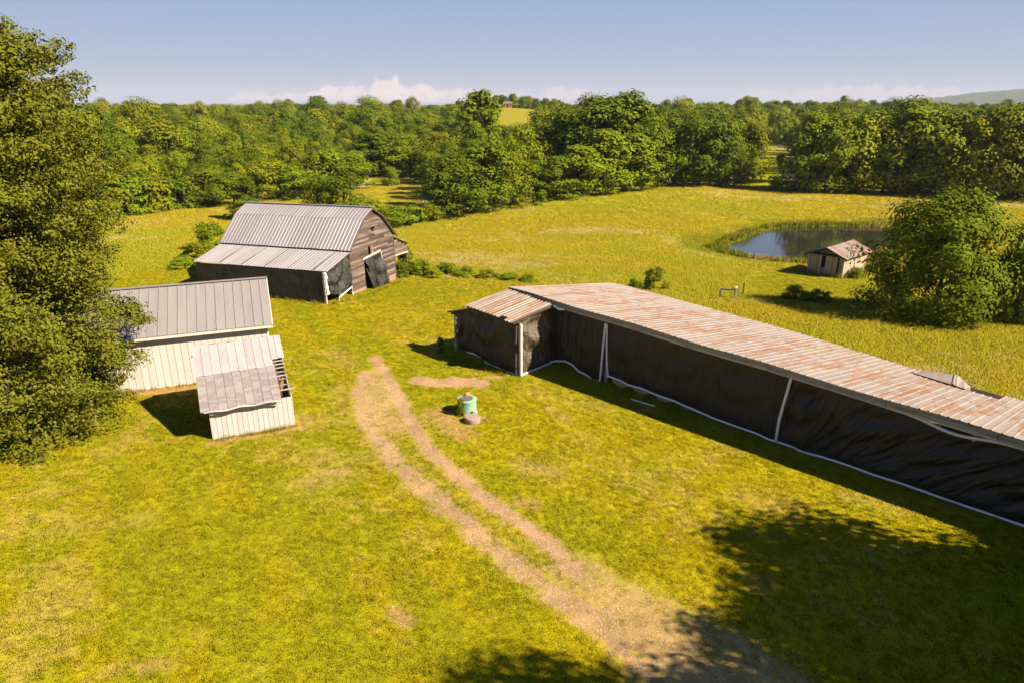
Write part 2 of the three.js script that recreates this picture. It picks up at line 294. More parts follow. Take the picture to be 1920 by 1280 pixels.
const lawnMat = (() => {
  const N = 2048, dirtA = [0.33, 0.205, 0.105], dirtB = [0.22, 0.14, 0.075], clay = [0.27, 0.14, 0.06];
  const t = tex(N, N, (u, v) => {
    const x = lerp(LX0, LX1, u), z = lerp(LZ0, LZ1, v), [m, red] = bareAt(x, z);
    let col = lawnTone(x, z); const f = vn(x * 19, z * 19) * 0.6 + vn(x * 41, z * 41) * 0.4;
    col = col.map((k) => k * (0.88 + 0.26 * f));
    if (m > 0.01) { const s = mix3(mix3(dirtB, dirtA, ss(0.25, 0.75, fbm(x * 1.4, z * 1.4, 2) * 0.6 + f * 0.4)), clay, red * 0.8).map((k) => k * (0.7 + 0.6 * (vn(x * 26, z * 26) * 0.5 + vn(x * 60, z * 60) * 0.5))); col = mix3(col, s, clamp(m)); }
    return col;
  }, 1);
  t.wrapS = t.wrapT = THREE.ClampToEdgeWrapping;
  return new THREE.MeshPhysicalMaterial({ color: 0xffffff, roughness: 1, specularIntensity: 0.1, map: t });
})();
function sheet(name, keep, lift, label, category, step = 0.5) {
  const p = [], uv = [], idx = [], id = new Map();
  const vert = (i, j) => { const k = i * 10000 + j; if (!id.has(k)) { const x = LX0 + i * step, z = LZ0 + j * step; id.set(k, p.length / 3); p.push(x, terr(x, z) + lift, z); uv.push((x - LX0) / (LX1 - LX0), (z - LZ0) / (LZ1 - LZ0)); } return id.get(k); };
  for (let i = 0; i < (LX1 - LX0) / step; i++) for (let j = 0; j < (LZ1 - LZ0) / step; j++) {
    if (!keep(LX0 + (i + 0.5) * step, LZ0 + (j + 0.5) * step)) continue;
    const a = vert(i, j), b = vert(i + 1, j), c = vert(i + 1, j + 1), d = vert(i, j + 1); idx.push(a, d, c, a, c, b);
  }
  const g = new THREE.BufferGeometry(); g.setAttribute('position', new THREE.Float32BufferAttribute(p, 3)); g.setAttribute('uv', new THREE.Float32BufferAttribute(uv, 2)); g.setIndex(idx); g.computeVertexNormals();
  return tag(addMesh(name, g, lawnMat), label, category, null, 'structure');
}
const onLawn = (x, z) => polyDist(lawnPoly, x, z) < 0.3;
sheet('lawn', onLawn, 0.03, 'mown yellow green lawn between the farm buildings', 'lawn');
const inTrack = (x, z) => { for (const b of bare.slice(0, 6)) { if (x < b.x0 || x > b.x1 || z < b.z0 || z > b.z1) continue; for (let i = 0; i + 1 < b.pts.length; i++) { const [ax, az] = b.pts[i], [bx, bz] = b.pts[i + 1], ex = bx - ax, ez = bz - az, t = clamp(((x - ax) * ex + (z - az) * ez) / (ex * ex + ez * ez)); if (Math.hypot(x - ax - ex * t, z - az - ez * t) < b.w + 0.15) return true; } } return false; };
sheet('dirt_track', inTrack, 0.036, 'two rutted dirt track curving over the lawn', 'track', 0.2);
sheet('gravel_patch', (x, z) => bareAt(x, z)[0] > 0.6 && z < -31 && z > -36 && x > -6.5 && x < 0.5 && !inTrack(x, z), 0.036, 'pale bare gravel patch in front of the tarped shed', 'gravel', 0.2);

// grass clumps: real blades over the sheets
function clump(seed, n, rad, hgt, wid, lean) {
  const r = RNG(seed), p = [], nn = [];
  for (let i = 0; i < n; i++) {
    const a = r() * 6.283, d = Math.sqrt(r()) * rad, x = Math.cos(a) * d, z = Math.sin(a) * d, h = hgt * (0.55 + 0.6 * r()), t = r() * 6.283, w = wid * (0.7 + 0.6 * r()), la = r() * 6.283, l = h * lean * r();
    p.push(x - Math.cos(t) * w, -0.02, z - Math.sin(t) * w, x + Math.cos(t) * w, -0.02, z + Math.sin(t) * w, x + Math.cos(la) * l, h, z + Math.sin(la) * l);
  }
  const g = new THREE.BufferGeometry(); g.setAttribute('position', new THREE.Float32BufferAttribute(p, 3)); g.setAttribute('uv', new THREE.Float32BufferAttribute(new Float32Array(p.length / 3 * 2), 2)); g.computeVertexNormals();
  const N = g.attributes.normal; for (let i = 0; i < N.count; i++) { const v = V(N.getX(i), N.getY(i), N.getZ(i)); if (v.y < 0) v.negate(); v.multiplyScalar(0.35).add(V(0, 1, 0)).normalize(); N.setXYZ(i, v.x, v.y, v.z); }
  return g;
}
const grassMat = new THREE.MeshPhysicalMaterial({ color: 0xffffff, roughness: 0.9, specularIntensity: 0.06, side: THREE.DoubleSide });
function strew(name, geo, spots, label, category) {
  const im = new THREE.InstancedMesh(geo, grassMat, spots.length), m = new THREE.Matrix4(), q = new THREE.Quaternion(), c = new THREE.Color(), up = V(0, 1, 0);
  spots.forEach(([x, y, z, s, a, col, sy], i) => { m.compose(V(x, y, z), q.setFromAxisAngle(up, a), V(s, sy ?? s, s)); im.setMatrixAt(i, m); im.setColorAt(i, c.setRGB(...col)); });
  im.name = numbered(name); im.castShadow = im.receiveShadow = true; scene.add(im); return tag(im, label, category, null, 'stuff');
}
const shedSide = (x, z) => { const ax = x - 4.89, az = z + 33.41; return [0.707 * ax + 0.707 * az, -(0.707 * ax - 0.707 * az)]; };   // along, front of the long shed
{
  const r = RNG(77), spots = [];
  for (let k = 0; k < 900000 && spots.length < 260000; k++) {
    const x = lerp(-34, 30, r()), z = lerp(-64, -9, r()), d = Math.hypot(x, EYE, z);
    if (r() > Math.min(1, (20 / d) ** 1.3) || Math.abs(x) > -z * 0.86 + 4 || !onLawn(x, z)) continue;
    const [al, fr] = shedSide(x, z); if (fr < -0.1 && al > -7) continue;
    const [m] = bareAt(x, z); if (r() < m * 0.965) continue;
    const f = fbm(x * 1.7 + 8, z * 1.7, 2), col = lawnTone(x, z), v = 0.93 + 0.2 * r();
    spots.push([x, terr(x, z) + 0.03, z, (0.8 + 0.5 * r()) * (0.8 + d / 60), r() * 6.28, mix3(col, G_DRY, r() < 0.1 ? 0.5 : 0).map((q) => q * v), (0.55 + 0.9 * f) * (0.8 + d / 90)]);
  }
  strew('lawn_grass', clump(5, 16, 0.10, 0.036, 0.008, 1.6), spots, 'short mown grass blades covering the lawn', 'grass');
}
{
  const r = RNG(78), spots = [];
  for (let k = 0; k < 1500000 && spots.length < 230000; k++) {
    const z = -18 - 150 * r(), x = (r() * 2 - 1) * (-z * 0.8 + 8), d = Math.hypot(x, z);
    if (r() > Math.min(1, (42 / d) ** 1.25) || (x > -34 && polyDist(lawnPoly, x, z) < 0.4)) continue;
    const pd = pondDist(x, z); if (pd < 0.1) continue;
    if (z < -95 && polyDist(woodPoly, x, z) < 0) continue;
    const [al, fr] = shedSide(x, z); if (fr > -9.9 && al > -9.5 && (fr < 0.5 || al < 30)) continue;
    const mown = x > 10 && x < 50 && z > -80 ? polyDist(mownField, x, z) < 0 : false;
    if (mown && r() < 0.4) continue;
    const f = fbm(x * 0.5 + 8, z * 0.5, 3), col = fieldTone(x, z), v = 0.98 + 0.14 * r();
    spots.push([x, terr(x, z), z, (0.7 + 0.6 * r()) * (0.7 + d / 110), r() * 6.28, col.map((q) => q * v), (mown ? 0.35 : 0.5 + 1.0 * f) * (0.8 + 0.4 * r())]);
  }
  strew('field_grass', clump(6, 18, 0.26, 0.14, 0.014, 1.1), spots, 'tall golden hay grass standing in the open field', 'grass');
}
{
  const r = RNG(91), spots = [], st = new THREE.IcosahedronGeometry(0.5, 0); st.scale(1, 0.6, 1);
  for (let k = 0; k < 400000 && spots.length < 9000; k++) { const x = lerp(-8, 9, r()), z = lerp(-36, -11, r()), [m] = bareAt(x, z); if (m < 0.35 || r() > m) continue; const t = r(), c = mix3([0.16, 0.12, 0.09], [0.46, 0.36, 0.28], t); spots.push([x, terr(x, z) + 0.036, z, 0.02 + 0.045 * r() * r(), r() * 6.28, c]); }
  strew('track_gravel', st, spots, 'loose gravel and small stones on the dirt track', 'gravel');
  const weeds = [], edge = (ax, az, bx, bz, n, h) => { for (let i = 0; i < n; i++) { const t = r(), x = lerp(ax, bx, t) + (r() - 0.5) * 0.3, z = lerp(az, bz, t) + (r() - 0.5) * 0.3, v = 0.8 + 0.4 * r(); weeds.push([x, terr(x, z) + 0.02, z, 0.35 + 0.5 * r(), r() * 6.28, mix3(G_GRN, G_DRY, r() * r()).map((q) => q * v), h * (0.5 + r())]); } };
  edge(-13.0, -26.7, -9.9, -28.15, 60, 0.9); edge(-22, -31.1, -13.1, -34.4, 110, 1.0); edge(-13.5, -48.3, -11.6, -50.8, 40, 1.1); edge(-11, -51.5, -9.6, -57, 60, 1.1); edge(-24.5, -52.6, -13.8, -48.4, 120, 1.2); edge(-4, -37.4, 0, -34, 60, 1.0); edge(4.6, -33.3, 18, -20.1, 150, 0.8); edge(28.6, -66, 31.4, -63.2, 60, 2.2); edge(31.8, -63.6, 36, -67.5, 110, 2.6);
  for (let k = 0; k < 260; k++) { const t = r(), p = onLevel(lerp(700, 1060, t), lerp(815, 1090, t), 0), x = p.x + (r() - 0.5) * 1.1, z = p.z + (r() - 0.5) * 1.1; if (bareAt(x, z)[0] > 0.8) continue; weeds.push([x, terr(x, z) + 0.02, z, 0.25 + 0.3 * r(), r() * 6.28, mix3(G_GRN, G_DRY, r() * r()), 0.35 + 0.4 * r()]); }
  strew('wall_weeds', clump(8, 18, 0.22, 0.22, 0.012, 0.8), weeds, 'unmown weeds and grass tufts along walls and track', 'weeds');
}
// pond
{
  const s = new THREE.Shape(); const c = [0, 0]; pondPoly.forEach((p) => { c[0] += p[0] / pondPoly.length; c[1] += p[1] / pondPoly.length; });
  pondPoly.forEach(([x, z], i) => { const k = 1.06, X = c[0] + (x - c[0]) * k, Z = c[1] + (z - c[1]) * k; i ? s.lineTo(X, -Z) : s.moveTo(X, -Z); });
  const g = new THREE.ShapeGeometry(s); g.rotateX(-Math.PI / 2); g.translate(0, POND_Y, 0);
  const rip = tex(512, 512, (u, v) => { const a = 0.5 * tn(u, v, 12, 12, 61) + 0.3 * tn(u, v, 30, 30, 62) + 0.2 * tn(u, v, 70, 70, 63); return [a, a, a]; }, 10, 10, false);
  tag(addMesh('pond', g, new THREE.MeshPhysicalMaterial({ color: new THREE.Color().setRGB(0.022, 0.022, 0.016), roughness: 0.03, ior: 1.9, bumpMap: rip, bumpScale: 0.006 })), 'still farm pond mirroring sky and trees', 'pond', null, 'structure');
  const r = RNG(90), spots = [];
  for (let k = 0; k < 60000 && spots.length < 2000; k++) { const x = lerp(20, 66, r()), z = lerp(-112, -72, r()), pd = pondDist(x, z); if (pd < 0.05 || pd > 1.8 || r() > 0.9 - pd * 0.4 || fbm(x * 0.35, z * 0.35, 2) < 0.36) continue; const col = mix3([0.17, 0.18, 0.01], [0.30, 0.24, 0.06], ss(0.4, 0.7, fbm(x * 0.4 + 9, z * 0.4, 2))), v = 0.7 + 0.6 * r(); spots.push([x, terr(x, z), z, 0.8 + 0.6 * r(), r() * 6.28, col.map((q) => q * v), 0.9 + 0.9 * r()]); }
  strew('bank_reeds', clump(7, 22, 0.3, 0.45, 0.02, 0.5), spots, 'rough green reeds and weeds along the pond bank', 'reeds');
}

// ---------------------------------------------------------------- building helpers
// a ribbed roof sheet between a top edge T0-T1 and a bottom edge B0-B1; ribs at the given shares of its width
function roofSheet(T0, T1, B0, B1, ribs, rh, rw, seed, mats, parent, name = 'roof_panel', lift = 0, off = null) {
  const g = new GB(seed).shift(); if (off) g.off = off;
  const w = Math.hypot(T1[0] - T0[0], T1[1] - T0[1], T1[2] - T0[2]), L = Math.hypot(B0[0] - T0[0], B0[1] - T0[1], B0[2] - T0[2]);
  const n = V(T1[0] - T0[0], T1[1] - T0[1], T1[2] - T0[2]).cross(V(B0[0] - T0[0], B0[1] - T0[1], B0[2] - T0[2])).normalize(); if (n.y < 0) n.negate();
  const prof = [[0, 0]]; for (const c of ribs) { const h = rw / w; prof.push([Math.max(0, c - h), 0], [c - h * 0.45, rh], [c + h * 0.45, rh], [Math.min(1, c + h), 0]); } prof.push([1, 0]);
  const at = (P, Q, t, k) => [lerp(P[0], Q[0], t) + n.x * (k + lift), lerp(P[1], Q[1], t) + n.y * (k + lift), lerp(P[2], Q[2], t) + n.z * (k + lift)];
  for (let i = 0; i + 1 < prof.length; i++) { const [a, ka] = prof[i], [b, kb] = prof[i + 1]; if (b - a < 1e-4) continue; g.quad(at(B0, B1, a, ka), at(B0, B1, b, kb), at(T0, T1, b, kb), at(T0, T1, a, ka), [[a * w, 0], [b * w, 0], [b * w, L], [a * w, L]]); }
  return g.build(name, mats[Math.floor(g.r() * mats.length)], parent);
}
// a row of sheets over a roof plane given by functions of t in 0..1
function roofRow(top, bot, n, ribs, rh, rw, seed, mats, parent, wobble = 0, name = 'roof_panel') {
  const r = RNG(seed);
  for (let i = 0; i < n; i++) {
    const a = i / n, b = (i + 1) / n, e = wobble * (r() - 0.5), f = wobble * (r() - 0.5), L = (P, Q, k) => { const l = Math.hypot(Q[0] - P[0], Q[1] - P[1], Q[2] - P[2]); return [0, 1, 2].map((q) => P[q] + (Q[q] - P[q]) * (1 + k / l)); };
    const t0 = top(a), t1 = top(b), b0 = bot(a), b1 = bot(b);
    roofSheet(L(b0, t0, f), L(b1, t1, f), L(t0, b0, e), L(t1, b1, e), ribs, rh, rw, seed * 31 + i, mats, parent, name, (i % 2) * 0.003);
  }
}
// hanging tarpaulin between top(t) and bottom(t); depth along dir with folds and swags
function tarpCloth(name, top, bot, out, parent, seed, m = tarp, amp = 0.06, nu = 64, nv = 22, swag = 0.5) {
  const width = Math.hypot(...[0, 1, 2].map((q) => top(1)[q] - top(0)[q]));
  const g = gridGeo(nu, nv, (u, v) => {
    const a = top(u), b = bot(u), x = u * width, s = v;
    const hang = Math.sin(Math.PI * clamp(((x * 0.33 + seed * 0.37) % 1 + 1) % 1));
    const ridge = (p, q) => { const n = fbm(p, q, 3); return 1 - Math.abs(2 * n - 1) * 1.7; };
    let d = amp * (1.3 * ridge(x * 1.15 + seed * 9 + s * swag * 0.9, s * 0.7 + 4) + 0.45 * ridge(x * 3.6 - s * swag * 2.2 + seed, s * 1.6) + 0.2 * ridge(x * 8 + seed * 3, s * 6) - 0.9) * (0.25 + 0.75 * ss(0, 0.2, s)) * (1 - 0.9 * ss(0.86, 1, s));
    d += amp * swag * 0.9 * Math.sin((s * 9 - hang * 3.2) * 1.3) * hang * ss(0.02, 0.2, s) * (1 - ss(0.5, 0.95, s));
    return [0, 1, 2].map((q) => lerp(a[q], b[q], s) + out[q] * d);
  });
  const uv = g.attributes.uv; for (let i = 0; i < uv.count; i++) uv.setXY(i, uv.getX(i) * width, uv.getY(i) * 3);
  return addMesh(name, g, m, parent);
}
const seg = (A, B) => (t) => [lerp(A[0], B[0], t), lerp(A[1], B[1], t), lerp(A[2], B[2], t)];
function along(pts) { return (t) => { const k = clamp(t) * (pts.length - 1), i = Math.min(Math.floor(k), pts.length - 2); return seg(pts[i], pts[i + 1])(k - i); }; }
const sample = (f, n) => Array.from({ length: n + 1 }, (_, i) => f(i / n));

// ---------------------------------------------------------------- gambrel barn
{
  const barn = thing('barn', 'weathered brown clapboard barn with gambrel metal roof and black tarped lean-to', 'barn', V(-13.74, 0, -48.58), [0.935, 0.355]);
  barn.rotation.z = 0.018; barn.rotation.order = 'YXZ';
  const X0 = -12.1, OV = 0.28, P = (x, h, b) => [x, h, -b];
  const eL = [3.22, 3.28], kL = [5.45, 5.35], rd = [6.95, 6.08], kR = [8.4, 5.3], eR = [10.45, 3.25], lt = [0.12, 2.33], lt1 = [3.3, 3.16];
  // roof sheets: front slopes, back slopes, lean-to
  const row = (t, b, n, seed, rh = 0.024) => roofRow((k) => P(lerp(X0 - OV, OV, k), t[1], t[0]), (k) => P(lerp(X0 - OV, OV, k), b[1], b[0]), n, [0.17, 0.5, 0.83], rh, 0.05, seed, barnRoof, barn, 0.03);
  row(rd, kL, 13, 101); row([kL[0] + 0.02, kL[1] + 0.0], eL, 13, 102); row(rd, kR, 13, 103); row(kR, eR, 13, 104); row(lt1, lt, 14, 105, 0.034);
  new GB(3).beam(P(X0 - OV, rd[1] + 0.035, rd[0]), P(OV, rd[1] + 0.035, rd[0]), 0.3, 0.03).build('ridge_cap', barnRoof[0], barn);
  // dark verge boards along the gambrel edge
  for (const [A, B] of [[eL, kL], [kL, rd], [rd, kR], [kR, eR]]) new GB(4).beam(P(OV - 0.04, A[1] - 0.1, A[0]), P(OV - 0.04, B[1] - 0.1, B[0]), 0.04, 0.14).build('verge_board', darkWood, barn);
  new GB(5).beam(P(X0 - OV, eL[1] - 0.09, eL[0] + 0.06), P(OV, eL[1] - 0.09, eL[0] + 0.06), 0.05, 0.13).build('eave_board', darkWood, barn);
  // clapboards of the gable end, lapped, broken and uneven
  const lim = (h) => { const L = h < 3.28 ? 3.4 : h < 5.3 ? lerp(3.4, 5.5, (h - 3.28) / 2.05) : lerp(5.5, 6.9, (h - 5.33) / 0.72); const R = h < 3.25 ? 10.15 : h < 5.25 ? lerp(10.15, 8.4, (h - 3.25) / 2.0) : lerp(8.4, 7.0, (h - 5.25) / 0.8); return [L, R]; };
  const r = RNG(41), pitch = 0.18;
  for (let h = 0.0; h < 5.9; h += pitch) {
    const [L, R] = lim(h + pitch * 0.9), cuts = [L]; let b = L;
    const holes = []; if (h < 2.32) holes.push([5.35, 7.72]); else if (h < 2.95) holes.push([6.1, 6.42], [6.62, 6.8]); if (h > 4.0 && h < 4.45) holes.push([6.75, 7.05 + (h > 4.2 ? 0.25 : 0)]);
    const spans = []; let s0 = L; for (const [a, c] of holes) { spans.push([s0, a]); s0 = c; } spans.push([s0, R]);
    for (const [a, c] of spans) {
      let q = a;
      while (c - q > 0.12) {
        let e = Math.min(c, q + 1.4 + 2.6 * r()); if (c - e < 0.6) e = c;
        const g = new GB(Math.floor(r() * 1e6)).shift(), t0 = (r() - 0.5) * 0.025, t1 = (r() - 0.5) * 0.025, th = 0.02, lo = 0.05 + 0.03 * r(), B0 = -q - 0.006, B1 = -e + 0.006;
        if (r() > 0.02) g.hexa([[lo, h + t0, B0], [lo, h + t1, B1], [0, h + t1, B1], [0, h + t0, B0], [0.012, h + t0 + pitch + 0.012, B0], [0.012, h + t1 + pitch + 0.012, B1], [-0.01, h + t1 + pitch + 0.012, B1], [-0.01, h + t0 + pitch + 0.012, B0]]).build('clapboard', barnWood[Math.floor(r() * 4)], barn);
        q = e;
      }
    }
  }
  // sheathing behind the boards, side and end walls
  const wallG = new GB(6).shift();
  wallG.quad(P(X0, -0.9, 3.4), P(0, -0.9, 3.4), P(0, 3.2, 3.4), P(X0, 3.2, 3.4)); wallG.build('side_wall', barnWood[1], barn);
  new GB(7).box(X0, -1.1, -10.2, -0.03, 3.2, -10.12).build('side_wall', barnWood[1], barn);
  const sh = new THREE.Shape([[3.4, -1], [10.15, -1], [10.15, 3.2], [8.4, 5.22], [6.95, 5.98], [5.5, 5.28], [3.4, 3.22]].map(([a, h]) => new THREE.Vector2(a, h)));
  const eg = new THREE.ExtrudeGeometry(sh, { depth: 0.06, bevelEnabled: false }); eg.rotateY(Math.PI / 2); eg.translate(X0, 0, 0);
  addMesh('end_wall', eg, barnWood[1], barn);
  for (const b of [3.42, 10.1]) new GB(8).box(-0.05, -0.9, -b - 0.08, 0.05, 3.2, -b + 0.08).build('corner_post', barnWood[3], barn);
  new GB(9).box(-0.1, 2.25, -6.85, 0.05, 3.0, -6.55).build('loft_post', mat([0.17, 0.10, 0.055], 0.9), barn);
  // masonry foundation
  new GB(10).box(-0.12, -1.1, -5.35, 0.05, 0.03, -3.3).build('foundation', claybase, barn);
  new GB(11).box(-0.12, -1.1, -10.2, 0.05, 0.03, -7.75).build('foundation', claybase, barn);
  // doorway: cream timbers and a hanging tarp
  new GB(12).beam(P(0.08, 2.2, 5.2), P(0.08, 2.42, 7.85), 0.05, 0.15).build('door_rail', creamTrim, barn);
  new GB(13).beam(P(0.08, 2.42, 7.82), P(0.14, 1.15, 7.98), 0.05, 0.1).build('door_rail', creamTrim, barn);
  tarpCloth('door_tarp', seg(P(0.1, 2.16, 5.35), P(0.1, 2.34, 7.8)), (t) => P(0.32 + 0.22 * t, -0.42 + 0.22 * Math.sin(t * 9) * (1 - t) + (t < 0.25 ? 0.35 : 0), lerp(5.95, 8.15, t)), [1, 0, 0], barn, 5, tarpShiny, 0.16, 40, 26, 0.8);
  tarpCloth('door_tarp', seg(P(0.14, 1.4, 5.45), P(0.16, 1.3, 5.8)), seg(P(0.45, -0.35, 5.75), P(0.3, -0.4, 6.7)), [1, 0, 0], barn, 8, tarpShiny, 0.14, 16, 16, 0.6);
  // lean-to posts, tarps and white hems
  for (const x of [X0 + 0.1, -8, -4]) new GB(14).box(x - 0.07, -0.5, -0.32, x + 0.07, 2.3, -0.18).build('post', greyWood, barn);
  new GB(15).box(-0.08, -0.45, -0.1, 0.06, 2.28, 0.04).build('post', paleWood, barn);
  tarpCloth('hem_strip', seg(P(0.1, 2.3, 0.02), P(0.12, 2.26, 0.2)), (t) => P(0.12 + 0.05 * t, 0.6, lerp(0.03, 0.32, t)), [1, 0, 0], barn, 3, whitePipe, 0.05, 6, 14);
  tarpCloth('wall_tarp', (t) => P(lerp(X0, -8.2, t), 2.28, 0.1), (t) => P(lerp(X0, -8.2, t), 0.0, 0.02), [0, 0, 1], barn, 11, tarp, 0.06, 40, 18);
  tarpCloth('wall_tarp', (t) => P(lerp(-8.25, -0.06, t), 2.28, 0.1), (t) => P(lerp(-8.25, -0.1, t), -0.02, -0.04), [0, 0, 1], barn, 12, tarp, 0.07, 70, 20);
  tarpCloth('end_tarp', seg(P(0.06, 2.26, 0.1), P(0.06, 3.1, 3.2)), (t) => P(0.12 + 0.2 * Math.sin(t * 3.1), 0.75 - 0.55 * Math.sin(t * 2.6 + 0.2) + 0.35 * t, lerp(0.25, 3.35, t)), [1, 0, 0], barn, 14, tarpShiny, 0.15, 80, 44, 0.9);
  new GB(16).tube(sample((t) => P(lerp(-11.8, -0.9, t), -0.1 + 0.03 * Math.sin(t * 20), -0.12 + 0.05 * Math.sin(t * 9)), 24), 0.045).build('bottom_pipe', whitePipe, barn);
  new GB(17).tube([P(0.35, -0.3, 1.15), P(0.32, 0.12, 1.2), P(0.28, 0.5, 3.0), P(0.22, -0.2, 3.15)], 0.055).build('bottom_pipe', whitePipe, barn);
  for (let i = 0; i < 5; i++) new GB(18 + i).beam(P(-2.2 * i - 1, 2.36, 0.2), P(-2.2 * i - 1, 3.1, 3.2), 0.05, 0.1).build('rafter', darkWood, barn);
  // open wing on the far side: sheet roof, boarded end, posts
  roofRow((k) => P(lerp(X0, 0.15, k), 3.12, 10.2), (k) => P(lerp(X0, 0.15, k), 2.1, 12.55), 12, [0.02, 0.5], 0.03, 0.05, 140, [rustTinHeavy], barn);
  for (let i = 0; i < 6; i++) { const h = 1.58 + i * 0.25, far = clamp(lerp(12.4, 10.25, (h + 0.24 - 2.08) / 1.0), 10.4, 12.4); if (far > 10.5) new GB(30 + i).shift().hexa([[0.03, h, -10.2], [0.03, h - 0.02, -far], [0, h - 0.02, -far], [0, h, -10.2], [0.015, h + 0.24, -10.2], [0.015, h + 0.22, -far], [-0.01, h + 0.22, -far], [-0.01, h + 0.24, -10.2]]).build('clapboard', barnWood[[0, 2, 1][i % 3]], barn); }
  new GB(36).beam(P(0.02, 1.5, 10.2), P(0.02, 1.42, 12.45), 0.06, 0.14).build('wing_beam', paleWood, barn);
  for (const x of [-0.1, -4, -8, X0 + 0.1]) new GB(37).box(x - 0.07, -1.4, -12.4, x + 0.07, 2.1, -12.26).build('post', darkWood, barn);
}

// ---------------------------------------------------------------- cream garage
{
  const ga = thing('garage', 'long cream garage with vertical siding and grey standing seam roof', 'garage', V(-12.675 - 0.35 * 0.352, 0, -34.383 - 0.35 * 0.936), [0.936, -0.352]);
  const X0 = -11.2, X1 = -0.28, D = 6.3, EH = 3.0, RH = 4.62, RB = 3.15, n = 33;
  const gw = new GB(1).box(X0, 0, -0.12, X1, EH + 0.05, -0.03).build('wall', cream[1], ga);
  for (let i = 0; i < n; i++) { const w = (X1 - X0) / n, x = X0 + i * w; new GB(200 + i).shift().box(x + 0.006, 0.04, -0.03, x + w - 0.012, EH + 0.02, 0.004).build('siding_board', cream[(i * 7 + (i >> 2)) % 3], gw); }
  for (let i = 0; i < 19; i++) { const w = D / 19, z = -0.03 - i * w, top = EH + (RH - EH) * (1 - Math.abs(z - w / 2 + RB) / RB) - 0.08; new GB(240 + i).box(X1, 0.04, z - w + 0.006, X1 + 0.03, Math.max(top, EH), z - 0.006).build('siding_board', cream[i % 3], ga); }
  new GB(2).box(X0, 0, -D, X1, EH, -D + 0.08).build('wall', cream[1], ga);
  const gs = new THREE.Shape([[0, 0], [D, 0], [D, EH], [RB, RH - 0.08], [0, EH]].map(([a, h]) => new THREE.Vector2(a, h)));
  for (const x of [X0, X1 - 0.1]) { const g = new THREE.ExtrudeGeometry(gs, { depth: 0.08, bevelEnabled: false }); g.rotateY(Math.PI / 2); g.translate(x, 0, -0.03); addMesh('gable_wall', g, cream[1], ga); }
  const sl = (RH - EH - 0.1) / RB;
  roofRow((k) => [lerp(X0 - 0.3, 0.02, k), RH, -RB], (k) => [lerp(X0 - 0.3, 0.02, k), RH - sl * (RB + 0.38), 0.38], 25, [0.03], 0.035, 0.022, 260, garageRoof, ga);
  roofRow((k) => [lerp(X0 - 0.3, 0.02, k), RH, -RB], (k) => [lerp(X0 - 0.3, 0.02, k), RH - sl * (RB + 0.38), -2 * RB - 0.38], 25, [0.03], 0.035, 0.022, 261, garageRoof, ga);
  new GB(3).beam([X0 - 0.3, RH + 0.045, -RB], [0.02, RH + 0.045, -RB], 0.26, 0.03).build('ridge_cap', garageRoof[1], ga);
  const eh = RH - sl * (RB + 0.38);
  new GB(4).beam([X0 - 0.28, eh - 0.09, 0.33], [0.0, eh - 0.09, 0.33], 0.04, 0.16).build('fascia', creamTrim, ga);
  new GB(5).box(X0 - 0.28, eh - 0.17, 0.0, 0.0, eh - 0.15, 0.31).build('soffit', creamTrim, ga);
  new GB(6).beam([0.0, eh - 0.06, 0.36], [0.0, RH - 0.06, -RB], 0.04, 0.14).build('rake_trim', creamTrim, ga);
  new GB(7).beam([0.0, eh - 0.06, -2 * RB - 0.36], [0.0, RH - 0.06, -RB], 0.04, 0.14).build('rake_trim', creamTrim, ga);
  new GB(8).box(X1 - 0.06, 0.03, -0.02, X1 + 0.04, EH, 0.02).build('corner_trim', creamTrim, ga);
}

